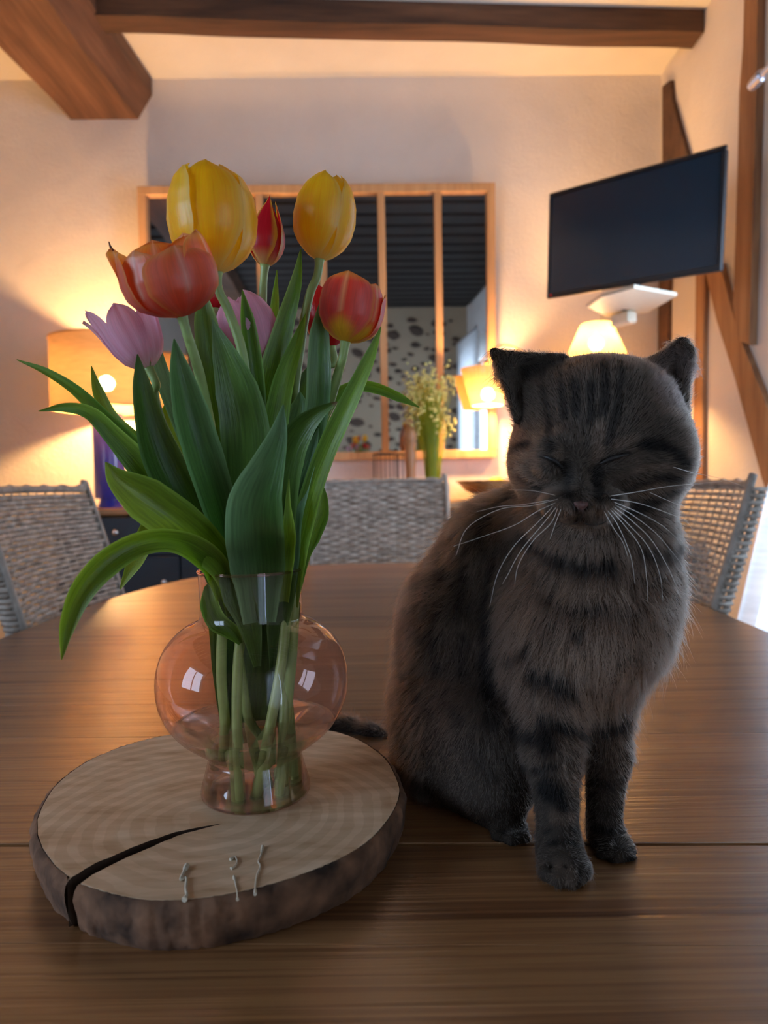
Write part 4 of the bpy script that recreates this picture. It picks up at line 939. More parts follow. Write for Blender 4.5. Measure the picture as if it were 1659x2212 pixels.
# bowl with lemon
bx, by = P(1085, 1050, 3.27).x, 3.27
rb = pxs(100, by); zt = P(1085, 1037, by).z
bowl = empty('wooden_bowl', (bx, by, SBZ), 'shallow wooden bowl on the sideboard beside the cat', 'bowl')
h = zt - SBZ
fixn(MB().lathe((bx, by, 0), [(.001, SBZ), (.07, SBZ), (.085, SBZ + .006), (rb * .78, SBZ + h * .5), (rb, zt), (rb - .006, zt), (rb * .74, SBZ + h * .55), (.08, SBZ + .014), (.001, SBZ + .012)], 56).build('bowl_shell', M_bowl, bowl, smooth=True))
lem = MB().sphere((P(1072, 1032, by).x, by, SBZ + .012 + .062), .034, 20, 12, (1.25, .95, .95)).build('lemon', plain('lemon_skin', (.80, .58, .04), .45, bump=.3, ns=120), None, smooth=True, label='yellow lemon in the wooden bowl', cat='fruit')
# artificial grass bunch in small pot
gx, gy = P(936, 1060, 3.30).x, 3.30
gp = empty('grass_bunch', (gx, gy, SBZ), 'green grass bunch with small yellow white blossoms before the mirror', 'plant')
fixn(MB().lathe((gx, gy, 0), [(.001, SBZ), (.038, SBZ), (.050, SBZ + .075), (.046, SBZ + .075), (.036, SBZ + .01), (.001, SBZ + .01)], 32).build('pot', plain('white_pot', (.7, .68, .62), .4), gp, smooth=True))
M_gr = attr_leafy('grass_blade', .4, .5, .4, 4, .0, .1)
rg = random.Random(5); mb = MB(); tips = []
for i in range(210):
    a = rg.uniform(0, 2 * PI); r0 = rg.uniform(0, .03); spread = rg.uniform(.1, 1) ** .7
    hh = rg.uniform(.30, .53) if i % 3 else rg.uniform(.45, .56)
    b0 = Vector((gx + r0 * math.cos(a), gy + r0 * math.sin(a), SBZ + .05)); tp = b0 + Vector((math.cos(a) * .10 * spread, math.sin(a) * .085 * spread, hh))
    md = (b0 + tp) / 2 + Vector((-math.cos(a) * .018, -math.sin(a) * .018, .03))
    pts = crom([tuple(b0), tuple(md), tuple(tp)], 7); wv = Vector((-math.sin(a + rg.uniform(-1, 1)), math.cos(a), 0)).normalized()
    v = []
    for j, q in enumerate(pts):
        wdt = .0022 * (1 - (j / 6) ** 2) + .0003; v += [Vector(q) + wv * wdt, Vector(q) - wv * wdt]
    mb.add(v, [(2 * j, 2 * j + 1, 2 * j + 3, 2 * j + 2) for j in range(6)]); tips.append(tp)
o = mb.build('blades', M_gr, gp, kind='stuff'); setcol(o, [(.24 + .1 * rg.random(), .36 + .05 * rg.random(), .05)] * len(mb.v))
mb = MB()
for tp in tips[::2]:
    for k in range(4):
        q = tp + Vector((rg.gauss(0, .009), rg.gauss(0, .009), rg.gauss(-.02, .025))); mb.sphere(q, rg.uniform(.004, .008), 6, 4)
mb.build('blossoms', plain('blossom_cream', (.78, .76, .26), .6), gp, kind='stuff', smooth=True)

# ------------------------------------------------------------------ the cat (one continuous body grown from a distance field)
VOX = .0023
gx0, gy0, gz0 = -.10, .445, .745; gx1, gy1, gz1 = .262, .845, 1.155
nx, ny, nz = [int((b - a) / VOX) + 1 for a, b in ((gx0, gx1), (gy0, gy1), (gz0, gz1))]
GX = (gx0 + np.arange(nx) * VOX).astype(np.float32); GY = (gy0 + np.arange(ny) * VOX).astype(np.float32); GZ = (gz0 + np.arange(nz) * VOX).astype(np.float32)
F = np.full((nx, ny, nz), .2, np.float32)
def _region(c0, c1):
    sl = []
    for G, a, b in ((GX, c0[0], c1[0]), (GY, c0[1], c1[1]), (GZ, c0[2], c1[2])):
        i = max(0, int(np.searchsorted(G, a))); j = min(len(G), int(np.searchsorted(G, b)) + 1); sl.append(slice(i, max(j, i + 1)))
    return sl
def _smin(a, b, k):
    h = np.maximum(k - np.abs(a - b), 0) / k; return np.minimum(a, b) - h * h * k * .25
def sd_ell(c, r, k=.012, rot=None, sub=False):
    mr = max(r) + .05; s = _region([q - mr for q in c], [q + mr for q in c])
    X = GX[s[0]][:, None, None] - c[0]; Y = GY[s[1]][None, :, None] - c[1]; Z = GZ[s[2]][None, None, :] - c[2]
    if rot is not None:
        R = np.array(rot.transposed()); X, Y, Z = (R[0, 0] * X + R[0, 1] * Y + R[0, 2] * Z, R[1, 0] * X + R[1, 1] * Y + R[1, 2] * Z, R[2, 0] * X + R[2, 1] * Y + R[2, 2] * Z)
    k0 = np.sqrt((X / r[0]) ** 2 + (Y / r[1]) ** 2 + (Z / r[2]) ** 2); k1 = np.sqrt((X / r[0] ** 2) ** 2 + (Y / r[1] ** 2) ** 2 + (Z / r[2] ** 2) ** 2)
    d = (k0 * (k0 - 1) / np.maximum(k1, 1e-6)).astype(np.float32)
    v = F[s[0], s[1], s[2]]
    F[s[0], s[1], s[2]] = -_smin(-v, d, k) if sub else _smin(v, d, k)
def sd_cap(a, b, ra, rb, k=.012, sub=False):
    mr = max(ra, rb) + .05
    s = _region([min(p, q) - mr for p, q in zip(a, b)], [max(p, q) + mr for p, q in zip(a, b)])
    X = GX[s[0]][:, None, None] - a[0]; Y = GY[s[1]][None, :, None] - a[1]; Z = GZ[s[2]][None, None, :] - a[2]
    d = [q - p for p, q in zip(a, b)]; L2 = sum(q * q for q in d) + 1e-12
    t = np.clip((X * d[0] + Y * d[1] + Z * d[2]) / L2, 0, 1)
    dist = (np.sqrt((X - t * d[0]) ** 2 + (Y - t * d[1]) ** 2 + (Z - t * d[2]) ** 2) - (ra + (rb - ra) * t)).astype(np.float32)
    v = F[s[0], s[1], s[2]]; F[s[0], s[1], s[2]] = -_smin(-v, dist, k) if sub else _smin(v, dist, k)
def E(px, py, Y, rx, rz, ry, k=.014, rot=None, sub=False):
    sd_ell(tuple(P(px, py, Y)), (pxs(rx, Y), ry, pxs(rz, Y)), k, rot, sub)
def K(p, q, k=.012, sub=False):
    sd_cap(tuple(P(*p[:3])), tuple(P(*q[:3])), pxs(p[3], p[2]), pxs(q[3], q[2]), k, sub)
# trunk
E(1010, 1375, .705, 152, 195, .095); E(1085, 1195, .690, 125, 128, .080, .03); E(985, 1540, .675, 142, 150, .085, .03)
E(1055, 1590, .615, 112, 128, .055, .03); E(1150, 1430, .655, 110, 190, .07, .03); E(965, 1640, .665, 112, 75, .07, .02)
E(1060, 1680, .60, 100, 80, .05, .02)
K((1200, 1120, .665, 100), (1290, 1040, .60, 120), .03)
# chest and neck
K((1292, 1050, .585, 150), (1288, 1230, .605, 170), .03); E(1275, 1330, .605, 160, 160, .075, .03); K((1270, 1400, .60, 125), (1258, 1500, .595, 78), .03)
E(1165, 1370, .625, 100, 150, .06, .03)
# forelegs
K((1185, 1440, .585, 76), (1196, 1620, .552, 58), .02); K((1196, 1620, .552, 56), (1205, 1790, .520, 45), .012)
E(1214, 1855, .507, 54, 46, .030, .012)
for x, y, Y in ((1180, 1887, .487), (1206, 1902, .480), (1237, 1904, .479), (1259, 1886, .486)):
    K((x, y - 14, Y + .022, 20), (x, y, Y, 18), .0035)
K((1308, 1470, .605, 66), (1312, 1630, .580, 47), .02); K((1312, 1630, .58, 46), (1304, 1770, .552, 38), .012)
E(1322, 1832, .538, 50, 34, .028, .012)
for x, y, Y in ((1298, 1862, .520), (1328, 1868, .514), (1356, 1858, .518)):
    K((x - 4, y - 14, Y + .022, 19), (x, y, Y, 18), .0035)
# hind foot
K((1030, 1760, .605, 40), (1095, 1785, .568, 36), .014)
for x, y, Y in ((1078, 1810, .550), (1106, 1817, .543), (1130, 1813, .547)):
    K((x - 4, y - 14, Y + .02, 20), (x, y, Y, 17), .004)
# tail curling behind the slice
tl = [(930, 1655, .745, 34), (862, 1625, .775, 26), (800, 1592, .795, 24), (748, 1575, .812, 22), (700, 1572, .818, 20), (655, 1575, .815, 16)]
for p, q in zip(tl[:-1], tl[1:]): K(p, q, .012)
# head
E(1293, 945, .572, 176, 150, .070, .02); E(1285, 868, .578, 148, 92, .058, .02); E(1400, 852, .592, 46, 56, .022, .02); E(1172, 850, .592, 42, 50, .022, .02)
E(1192, 1005, .556, 84, 80, .048, .02); E(1400, 995, .560, 84, 88, .048, .02)
K((1262, 930, .530, 44), (1255, 1062, .497, 26), .020)
E(1214, 1086, .508, 44, 33, .026, .008); E(1298, 1084, .508, 48, 33, .026, .008)
E(1266, 1110, .522, 50, 24, .024, .010); E(1253, 1086, .494, 20, 14, .008, .008)
# brow ridges and lids
E(1200, 965, .518, 42, 26, .018, .014); E(1322, 958, .520, 48, 28, .018, .014)
E(1194, 1012, .512, 30, 16, .012, .010); E(1328, 1008, .514, 34, 17, .012, .010)
E(1226, 1020, .492, 15, 26, .011, .012, sub=True); E(1286, 1018, .492, 15, 26, .011, .012, sub=True)
# ears: thin cupped shells
def ear(tip, base, r0, r1, n=13):
    B_ = crom(base, n)
    for q in B_: K((*tip, r0), (q[0], q[1], q[2], r1), .0035)
ear((1068, 762, .580), [(1218, 772, .566), (1196, 800, .574), (1170, 842, .578), (1136, 888, .570), (1118, 908, .556)], 4, 9)
ear((1068, 762, .580), [(1160, 790, .578), (1140, 840, .580), (1112, 880, .568)], 4, 8, 6)
for tp in ((1474, 744, .584), (1485, 760, .582)):
    ear(tp, [(1366, 800, .560), (1386, 836, .574), (1420, 872, .580), (1454, 896, .572), (1476, 900, .554)], 9, 9, 16)
# rest on the table: flat underside
F = np.maximum(F, (TZ + .0008 - GZ)[None, None, :])
F = F.astype(np.float32)

def surface_nets(F):
    """naive surface nets; returns verts (grid coords) and quads"""
    s = F < 0; nx, ny, nz = F.shape
    c = [F[i:nx - 1 + i, j:ny - 1 + j, k:nz - 1 + k] for i in (0, 1) for j in (0, 1) for k in (0, 1)]
    cs = [q < 0 for q in c]; tot = sum(q.astype(np.int8) for q in cs); act = (tot > 0) & (tot < 8)
    idx = np.full(act.shape, -1, np.int64); ii = np.argwhere(act); idx[act] = np.arange(len(ii))
    corner = np.array([(i, j, k) for i in (0, 1) for j in (0, 1) for k in (0, 1)], float)
    vals = np.stack([q[act] for q in c], 1)
    acc = np.zeros((len(ii), 3)); cnt = np.zeros(len(ii))
    for a in range(8):
        for b in range(a + 1, 8):
            if np.abs(corner[a] - corner[b]).sum() != 1: continue
            m = (vals[:, a] < 0) != (vals[:, b] < 0); t = vals[m, a] / (vals[m, a] - vals[m, b])
            acc[m] += corner[a] + (corner[b] - corner[a]) * t[:, None]; cnt[m] += 1
    V = ii + acc / cnt[:, None]; Q = []
    for ax in range(3):
        sh = [slice(1, -1)] * 3
        a = s.copy(); d1, d2 = [q for q in range(3) if q != ax]
        lo = [slice(1, -1)] * 3; lo[ax] = slice(0, -1); hi = list(lo); hi[ax] = slice(1, None)
        A, B = s[tuple(lo)], s[tuple(hi)]; ch = np.argwhere(A != B)
        pos = ch.copy(); pos[:, d1] += 1; pos[:, d2] += 1; flip = A[tuple(ch.T)]
        def cell(o1, o2):
            p = pos.copy(); p[:, d1] -= o1; p[:, d2] -= o2; return idx[tuple(p.T)]
        q = np.stack([cell(0, 0), cell(1, 0), cell(1, 1), cell(0, 1)], 1)
        if ax == 1: flip = ~flip
        q[flip] = q[flip][:, ::-1]; Q.append(q)
    return V, np.vstack(Q)
V, Q = surface_nets(F)
V = V * VOX + np.array([gx0, gy0, gz0])
# gradient of the field = normals
def sample(G, p):
    g = (p - np.array([gx0, gy0, gz0])) / VOX; g = np.clip(g, 0, np.array(G.shape) - 1.001); i = g.astype(int); f = g - i; r = 0
    for a in (0, 1):
        for b in (0, 1):
            for c in (0, 1):
                w_ = (f[:, 0] if a else 1 - f[:, 0]) * (f[:, 1] if b else 1 - f[:, 1]) * (f[:, 2] if c else 1 - f[:, 2]); r = r + G[i[:, 0] + a, i[:, 1] + b, i[:, 2] + c] * w_
    return r
def grad(p):
    h = VOX * 1.2; g = np.stack([sample(F, p + np.eye(3)[a] * h) - sample(F, p - np.eye(3)[a] * h) for a in range(3)], 1)
    return g / np.maximum(np.linalg.norm(g, axis=1, keepdims=True), 1e-9)
# drop the stray pieces, keep vertices used
used = np.zeros(len(V), bool); used[Q.ravel()] = True; remap = np.cumsum(used) - 1; V = V[used]; Q = remap[Q]
def hits(pts):
    """first skin point along pixel rays"""
    out = []
    for x, y in pts:
        d = np.array(ray(x, y)); d = d / d[1]; ts = np.arange(.45, .84, .001); p = np.array(CAM)[None] + d[None] * ts[:, None]
        f = sample(F, p); k = np.argmax(f < 0); out.append(p[k] if f[k] < 0 else p[np.argmin(f)])
    return np.array(out)
def dist_poly(X, pts):
    d = np.full(len(X), 9.0)
    if len(pts) == 1: return np.linalg.norm(X - pts[0], axis=1)
    for a, b in zip(pts[:-1], pts[1:]):
        ab = b - a; t = np.clip(((X - a) @ ab) / (ab @ ab + 1e-12), 0, 1); d = np.minimum(d, np.linalg.norm(X - a - t[:, None] * ab, axis=1))
    return d
DARK = [  # (polyline px, half width px, strength)
    ([(1245, 775), (1243, 840), (1248, 900)], 9, .9), ([(1275, 775), (1278, 850), (1276, 920)], 8, .9), ([(1215, 790), (1216, 850), (1222, 905)], 8, .8), ([(1305, 785), (1308, 850), (1302, 900)], 9, .9), ([(1180, 800), (1180, 870), (1188, 930), (1192, 968)], 9, .8), ([(1340, 800), (1335, 870), (1322, 925), (1312, 960)], 9, .8),
    ([(1150, 800), (1280, 775), (1400, 800)], 26, .6),
    ([(1380, 962), (1420, 962), (1455, 980), (1480, 1005)], 11, 1), ([(1105, 978), (1135, 962), (1150, 965)], 10, 1), ([(1340, 1062), (1385, 1042), (1430, 1028), (1465, 1035)], 8, .9), ([(1355, 1100), (1410, 1085), (1460, 1060)], 12, .9), ([(1125, 1030), (1150, 1045), (1175, 1065)], 7, .8), ([(1110, 1060), (1140, 1085), (1180, 1110)], 9, .8),
    ([(1297, 998), (1325, 988), (1352, 981)], 4, 1.2), ([(1173, 987), (1192, 993), (1212, 1008)], 4, 1.2), ([(1222, 1005), (1232, 1040), (1228, 1070)], 11, .8), ([(1290, 1010), (1288, 1040), (1290, 1070)], 12, .9),
    ([(1236, 1088), (1244, 1100), (1254, 1108), (1264, 1100), (1274, 1088)], 4, .9), ([(1254, 1108), (1254, 1118), (1230, 1126)], 3, .7), ([(1254, 1118), (1285, 1124)], 3, .7),
    ([(1190, 1078), (1212, 1086)], 4, .5), ([(1300, 1080), (1335, 1078)], 5, .6), ([(1300, 1094), (1340, 1090)], 4, .5),
    ([(1130, 1150), (1170, 1180), (1215, 1205), (1265, 1216), (1320, 1212)], 13, 1), ([(1385, 1188), (1430, 1190), (1475, 1175)], 15, .9), ([(1120, 1215), (1165, 1250), (1200, 1262)], 9, .6), ([(1380, 1250), (1430, 1245)], 12, .5),
    ([(1175, 1285), (1215, 1310), (1250, 1325), (1300, 1315)], 12, .8), ([(1247, 1366)], 16, 1), ([(1160, 1340), (1195, 1352)], 10, .7), ([(1320, 1330), (1380, 1320)], 12, .5), ([(1175, 1385), (1210, 1385)], 8, .5),
    ([(1145, 1455), (1190, 1462), (1235, 1490)], 16, 1.1), ([(1100, 1420), (1140, 1400)], 14, .9), ([(1340, 1430), (1400, 1400)], 12, .5),
    ([(1110, 1570), (1150, 1590), (1185, 1592)], 17, 1), ([(1175, 1555), (1215, 1572), (1255, 1580)], 15, 1.1), ([(1270, 1578), (1310, 1572), (1350, 1558)], 16, 1.1),
    ([(1175, 1622), (1190, 1618)], 11, .9), ([(1130, 1655), (1165, 1662), (1200, 1655)], 9, .9), ([(1180, 1702), (1195, 1712)], 20, 1.1), ([(1213, 1740)], 13, .9), ([(1180, 1795), (1240, 1792)], 7, .8), ([(1190, 1822), (1245, 1826)], 8, .9), ([(1290, 1690), (1320, 1700)], 10, .6), ([(1285, 1790), (1320, 1795)], 8, .8), ([(1365, 1868)], 12, 1), ([(1193, 1872), (1193, 1915)], 4, 1), ([(1222, 1866), (1222, 1922)], 4, 1), ([(1249, 1868), (1250, 1912)], 4, .9), ([(1090, 1800), (1092, 1825)], 4, .9),  # closing strokes between the toes are crease shade painted into the coat
    ([(1062, 1230), (1055, 1320), (1052, 1420), (1060, 1500)], 18, 1), ([(1080, 1500), (1060, 1560)], 22, .7), ([(1090, 1085), (1050, 1110), (1040, 1170), (1060, 1210)], 14, .8), ([(985, 1110), (960, 1180), (955, 1250)], 13, .8), ([(1010, 1180), (1000, 1260), (985, 1330)], 12, .7), ([(920, 1200), (905, 1290), (915, 1380)], 12, .8), ([(950, 1300), (935, 1390), (945, 1450)], 12, .8), ([(880, 1310), (868, 1400), (875, 1470)], 12, .8), ([(1005, 1380), (1000, 1450)], 14, .6), ([(900, 1440), (905, 1500), (935, 1540)], 12, .7), ([(960, 1500), (1000, 1560)], 12, .6), ([(860, 1540), (875, 1600)], 13, .6), ([(1020, 1610), (1060, 1680)], 14, .4), ([(1110, 1880), (1110, 1830)], 8, .6)]  # first stroke is the shaded shoulder crease, painted; flank bands follow
LIGHT = [([(1205, 930), (1207, 985)], 11, .8), ([(1292, 925), (1296, 960), (1288, 1000)], 13, .9), ([(1320, 965), (1365, 950)], 9, .6), ([(1360, 1060), (1410, 1050)], 18, .9), ([(1370, 1015), (1430, 1008)], 8, .6), ([(1125, 1005), (1140, 1035), (1160, 1042)], 9, .7), ([(1215, 1098), (1235, 1110)], 16, .9), ([(1280, 1098), (1320, 1100)], 16, .8), ([(1235, 1132), (1265, 1138), (1300, 1132)], 14, 1),
         ([(1430, 870), (1450, 800)], 24, .5), ([(1440, 885), (1460, 895)], 10, .8), ([(1230, 1280), (1330, 1270)], 20, .6), ([(1240, 1420), (1290, 1480), (1300, 1540)], 40, .8), ([(1300, 1400), (1340, 1470)], 34, .7), ([(1210, 1520), (1250, 1530)], 16, .7), ([(1215, 1660), (1240, 1700)], 14, .6), ([(1200, 1765), (1230, 1765)], 14, .6), ([(1215, 1880), (1240, 1900)], 20, .5)]
_dk = [(hits(p), w * .00037, s) for p, w, s in DARK]; _lt = [(hits(p), w * .00037, s) for p, w, s in LIGHT]
nose_c = hits([(1255, 1092)]); HEADC = np.array(P(1293, 945, .572)); EARIN = hits([(1445, 820), (1458, 790), (1440, 850)])
def vnoise(X, s, o):
    """cheap smooth value noise on points"""
    g = X * s + o; i = np.floor(g).astype(np.int64); f = g - i; f = f * f * (3 - 2 * f); r = 0
    for a in (0, 1):
        for b in (0, 1):
            for c in (0, 1):
                h = ((i[:, 0] + a) * 73856093) ^ ((i[:, 1] + b) * 19349663) ^ ((i[:, 2] + c) * 83492791); h = ((h * 2654435761) % 100003) / 100003.0
                r = r + h * (f[:, 0] if a else 1 - f[:, 0]) * (f[:, 1] if b else 1 - f[:, 1]) * (f[:, 2] if c else 1 - f[:, 2])
    return r
def coat(X):
    n = vnoise(X, 60, 3.1); n2 = vnoise(X, 170, 9.7); n3 = vnoise(X, 24, 1.3)
    base = np.array([.135, .100, .074])[None] * (.8 + .4 * n3[:, None])
    cz = np.clip(1 - np.linalg.norm((X - np.array(P(1290, 1400, .56))) / np.array([.09, .09, .13]), axis=1), 0, 1)
    warm = np.array([.36, .21, .135]); c = base + (warm - base) * np.clip(cz * 1.4, 0, 1)[:, None] * .8
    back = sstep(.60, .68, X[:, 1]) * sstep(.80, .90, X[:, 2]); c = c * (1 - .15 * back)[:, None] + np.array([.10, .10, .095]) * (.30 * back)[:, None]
    # mackerel mottling on the flank
    st = np.sin((X[:, 0] * 1.0 + X[:, 1] * .7 + .02 * n3) * 210 + X[:, 2] * 30 + 5 * n); flank = sstep(.60, .66, X[:, 1])
    c = c * (1 - .45 * flank * sstep(.1, .8, st))[:, None]
    m = np.zeros(len(X))
    for p, w_, s in _lt: m = np.maximum(m, s * (1 - sstep(.5, 1.5, dist_poly(X, p) / w_ + (n2 - .5) * .5)))
    c = c + (np.array([.44, .29, .20]) - c) * np.clip(m, 0, 1)[:, None] * .75
    m = np.zeros(len(X))
    for p, w_, s in _dk: m = np.maximum(m, s * (1 - sstep(.55, 1.45, dist_poly(X, p) / w_ + (n2 - .5) * .6)))
    c = c + (np.array([.003, .003, .0035]) - c) * np.clip(m, 0, 1)[:, None] * .95
    d = np.linalg.norm((X - nose_c[0]) / np.array([.0045, .010, .003]), axis=1); c = c + (np.array([.22, .10, .085]) - c) * (1 - sstep(.8, 1.15, d))[:, None]
    d = dist_poly(X, EARIN); c = c + (np.array([.16, .11, .10]) - c) * (1 - sstep(.010, .020, d))[:, None] * .6
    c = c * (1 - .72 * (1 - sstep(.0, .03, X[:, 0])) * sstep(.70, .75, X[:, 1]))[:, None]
    return c * .50
# closed eyelid creases and nose groove pressed into the skin
for p, dep in (([(1297, 999), (1325, 989), (1352, 981)], .0022), ([(1172, 987), (1192, 993), (1213, 1009)], .0022), ([(1254, 1106), (1254, 1120)], .0018), ([(1254, 1119), (1228, 1126), (1205, 1120)], .0016), ([(1254, 1119), (1285, 1125), (1315, 1116)], .0016),
               ([(1193, 1875), (1194, 1920)], .003), ([(1222, 1865), (1222, 1925)], .003), ([(1249, 1870), (1249, 1915)], .0025)):
    h = hits(p); d = dist_poly(V, h); V = V - grad(V) * (dep * np.exp(-(d / .0016) ** 2))[:, None]
M_skin, t, o_ = nt('tabby_coat'); b = N(t, 'BsdfPrincipled'); b.inputs['Roughness'].default_value = .75; b.inputs['Specular IOR Level'].default_value = .15
a = N(t, 'Attribute'); a.attribute_name = 'col'; ds = N(t, 'HueSaturation'); ds.inputs['Value'].default_value = .42; L(t, a.outputs['Color'], ds.inputs['Color']); L(t, ds.outputs[0], b.inputs['Base Color']); L(t, b.outputs[0], o_.inputs[0])
cat_base = P(1180, 1860, .60); cat_base.z = TZ
cat = empty('cat', tuple(cat_base), 'grey brown tabby cat sitting on the table with closed eyes', 'cat')
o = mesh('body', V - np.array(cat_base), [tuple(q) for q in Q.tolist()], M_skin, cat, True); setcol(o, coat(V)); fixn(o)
# ---- coat of fur: one stuff part
NH = 230000
qa = V[Q]; ar = np.linalg.norm(np.cross(qa[:, 2] - qa[:, 0], qa[:, 3] - qa[:, 1]), axis=1); cen_q = qa.mean(1)
keep = cen_q[:, 2] > TZ + .003; ar = ar * keep
hd = np.linalg.norm(cen_q - HEADC, axis=1); facing = np.einsum('ij,ij->i', grad(cen_q), cen_q - np.array(CAM)[None]) < .02
ar = ar * np.where(hd < .105, 2.6, 1.0) * np.where(facing, 1.0, .45)
pick = np.random.choice(len(Q), NH, p=ar / ar.sum()); ua, ub = np.random.rand(NH, 1), np.random.rand(NH, 1)
q4 = qa[pick]; root = (q4[:, 0] * (1 - ua) + q4[:, 1] * ua) * (1 - ub) + (q4[:, 3] * (1 - ua) + q4[:, 2] * ua) * ub
nrm = grad(root)
head_w = 1 - sstep(.075, .105, np.linalg.norm((root - HEADC) / np.array([1, 1, .95]), axis=1))
top_w = sstep(TZ + .10, TZ + .16, root[:, 2])
flow_b = np.tile(np.array([-.25, .35, -1.0]), (NH, 1)); flow_b[:, 0] = np.where(root[:, 1] > .63, -.45, .05)
fn = root - (nose_c[0] + np.array([0, .0, .004])); flow_h = fn / np.maximum(np.linalg.norm(fn, axis=1, keepdims=True), 1e-6) + np.array([0, .5, 0])
flow = flow_b * (1 - head_w)[:, None] + flow_h * head_w[:, None]
flow = flow - nrm * np.einsum('ij,ij->i', flow, nrm)[:, None]; flow /= np.maximum(np.linalg.norm(flow, axis=1, keepdims=True), 1e-6)
clump = np.stack([vnoise(root, 260, s) - .5 for s in (1.7, 5.3, 8.9)], 1); flow = flow + (clump * .9 + np.random.normal(0, .16, (NH, 3))) * (1 - .6 * head_w)[:, None]
ln_ = .0115 * (1 - head_w) + .0058 * head_w
chest = np.clip(1 - np.linalg.norm((root - np.array(P(1270, 1400, .57))) / np.array([.09, .09, .10]), axis=1), 0, 1)
ln_ = ln_ + .008 * chest * (1 - head_w)
legs = sstep(TZ + .12, TZ + .02, root[:, 2]) * (root[:, 1] < .60); ln_ = ln_ * (1 - .74 * legs)
face = np.clip(1 - np.linalg.norm((root - nose_c[0]) / .060, axis=1), 0, 1); lift0 = 1; ln_ = ln_ * (1 - .52 * sstep(0, .45, face))
earz = sstep(P(1293, 800, .59).z, P(1293, 775, .59).z, root[:, 2]) * 1.0; ln_ = ln_ * (1 - .45 * earz)
guard = np.random.rand(NH) < .035; ln_ = ln_ * np.random.uniform(.65, 1.15, NH) * np.where(guard, 1.55, 1)
lift = np.where(guard, .75, .42) * np.random.uniform(.7, 1.3, NH)
pts = np.empty((NH, 4, 3)); pts[:, 0] = root - nrm * .0004
for j, s in ((1, .33), (2, .68), (3, 1.0)):
    pts[:, j] = root + (nrm * (lift * s * (1 - .35 * s))[:, None] + flow * (s * (.55 + .45 * s))) * ln_[:, None]
pts[:, 1:, 2] = np.maximum(pts[:, 1:, 2], TZ + .0006)
hc = bpy.data.hair_curves.new('fur'); hc.add_curves([4] * NH)
hc.points.foreach_set('position', (pts - np.array(cat_base)).astype(np.float32).ravel())
rad = hc.attributes.get('radius') or hc.attributes.new('radius', 'FLOAT', 'POINT')
rw = .00011; rad.data.foreach_set('value', (np.array([1, .85, .6, .12])[None] * rw * np.random.uniform(.7, 1.15, (NH, 1)) * np.where(head_w > .5, .75, 1)[:, None]).astype(np.float32).ravel())
ca_ = hc.attributes.new('col', 'FLOAT_COLOR', 'CURVE'); cc = np.ones((NH, 4), np.float32)
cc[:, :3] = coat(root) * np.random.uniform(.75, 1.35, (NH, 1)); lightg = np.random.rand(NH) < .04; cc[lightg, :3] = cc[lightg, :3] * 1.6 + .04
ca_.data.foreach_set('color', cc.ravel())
M_fur, t, o_ = nt('cat_fur'); a = N(t, 'Attribute'); a.attribute_name = 'col'
h1 = N(t, 'BsdfHairPrincipled'); h1.model = 'CHIANG'; h1.parametrization = 'COLOR'; L(t, a.outputs['Color'], h1.inputs['Color']); h1.inputs['IOR'].default_value = 1.38; h1.inputs['Roughness'].default_value = .45; h1.inputs['Radial Roughness'].default_value = .5; L(t, h1.outputs[0], o_.inputs[0])
hc.materials.append(M_fur)
fo = bpy.data.objects.new('fur', hc); COL.objects.link(fo); fo.parent = cat; fo['kind'] = 'stuff'; fo['label'] = 'dense short banded tabby fur'
# ---- whiskers
M_whisk = plain('whisker_white', (.80, .76, .70), .35, ns=5)
WH = [[(1205, 1078), (1150, 1092), (1080, 1100), (1010, 1140), (985, 1200)], [(1200, 1086), (1160, 1105), (1110, 1135), (1040, 1160), (980, 1180)], [(1190, 1080), (1130, 1090), (1080, 1094), (1030, 1105)],
      [(1196, 1092), (1160, 1130), (1110, 1180), (1075, 1240), (1058, 1310)], [(1202, 1095), (1170, 1135), (1125, 1190), (1095, 1245), (1085, 1262)], [(1205, 1098), (1190, 1130), (1150, 1170), (1120, 1220), (1112, 1260)], [(1212, 1100), (1200, 1130), (1188, 1165)],
      [(1320, 1078), (1370, 1085), (1420, 1100), (1480, 1125), (1500, 1150)], [(1325, 1084), (1375, 1105), (1430, 1135), (1475, 1175)], [(1328, 1090), (1370, 1115), (1420, 1155), (1470, 1215)], [(1325, 1094), (1365, 1125), (1410, 1170), (1450, 1240), (1468, 1290)],
      [(1322, 1098), (1355, 1130), (1400, 1180), (1425, 1240), (1432, 1300)], [(1318, 1100), (1345, 1130), (1385, 1185), (1397, 1250), (1399, 1300)], [(1312, 1102), (1335, 1135), (1362, 1200), (1372, 1262)], [(1305, 1104), (1325, 1140), (1345, 1170), (1357, 1204)],
      [(1316, 1072), (1380, 1062), (1450, 1050), (1560, 1040)], [(1400, 1062), (1440, 1080), (1500, 1105)], [(1200, 1070), (1150, 1060), (1100, 1058)], [(1452, 1008), (1500, 1022), (1550, 1032), (1600, 1048)]]
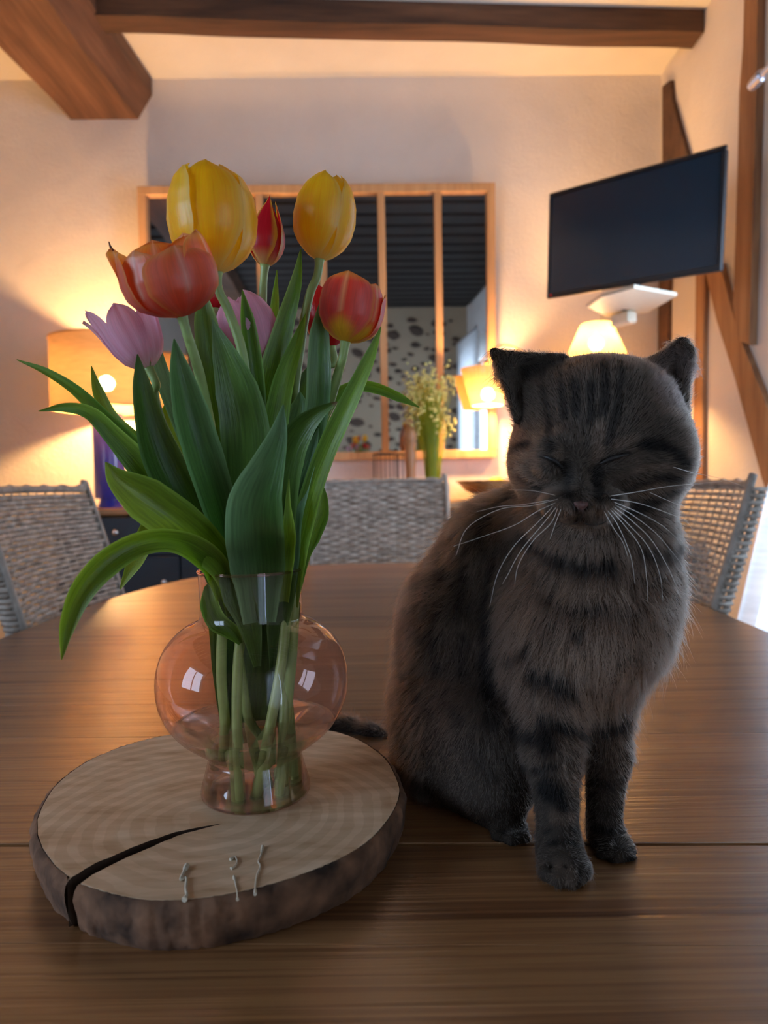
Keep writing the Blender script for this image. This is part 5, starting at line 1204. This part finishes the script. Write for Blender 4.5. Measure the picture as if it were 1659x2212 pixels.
for wpx in WH:
    h0 = hits([wpx[0]])[0]; n_ = len(wpx); pp = [h0]
    for i, (x, y) in enumerate(wpx[1:], 1):
        Yw = h0[1] - .012 - .016 * i / n_ + (.01 * (i / n_) ** 2); Yw = min(Yw, .512); pp.append(np.array(P(x, y, Yw)))
    cp = crom(pp, 26); MB().tube([tuple(q) for q in cp], [.00023 * (1 - .75 * i / 25) for i in range(26)], 5).build('whisker', M_whisk, cat, smooth=True)

# ---- lids, lips and nose leather
M_lid = plain('dark_lid_rim', (.010, .008, .007), .5)
def skinline(px, r, name, mat, lift=.0020):
    h = hits(px); g_ = grad(h); h = h + g_ * lift; cp = crom(h, 22)
    MB().tube([tuple(q) for q in cp], [r * (.25 + .75 * math.sin(PI * i / 21)) for i in range(22)], 6).build(name, mat, cat, smooth=True)
skinline([(1296, 1000), (1310, 994), (1328, 987), (1354, 980)], .0014, 'eyelid', M_lid); skinline([(1170, 985), (1184, 988), (1198, 997), (1214, 1010)], .0014, 'eyelid', M_lid)
skinline([(1254, 1105), (1254, 1119)], .0007, 'lip', M_lid); skinline([(1254, 1119), (1240, 1126), (1220, 1127), (1204, 1120)], .0007, 'lip', M_lid); skinline([(1254, 1119), (1270, 1127), (1292, 1127), (1312, 1118)], .0007, 'lip', M_lid)
npx = [(1236, 1083), (1254, 1080), (1272, 1083), (1270, 1091), (1262, 1099), (1254, 1104), (1246, 1099), (1238, 1091)]
h = hits(npx); g_ = grad(h); c0 = hits([(1254, 1091)]); gc = grad(c0)
v = [tuple(p) for p in h - g_ * .0006] + [tuple(p) for p in h * .82 + c0 * .18 + gc * .0016] + [tuple(p) for p in h * .4 + c0 * .6 + gc * .0026] + [tuple((c0 + gc * .0029)[0])]
f = [(j * 8 + i, j * 8 + (i + 1) % 8, (j + 1) * 8 + (i + 1) % 8, (j + 1) * 8 + i) for j in range(2) for i in range(8)] + [(16 + i, 16 + (i + 1) % 8, 24) for i in range(8)]
fixn(mesh('nose', local(cat, v) if '_loc' in cat.keys() else v, f, plain('nose_leather', (.12, .052, .045), .5), cat, True, label='dull pink nose leather'))
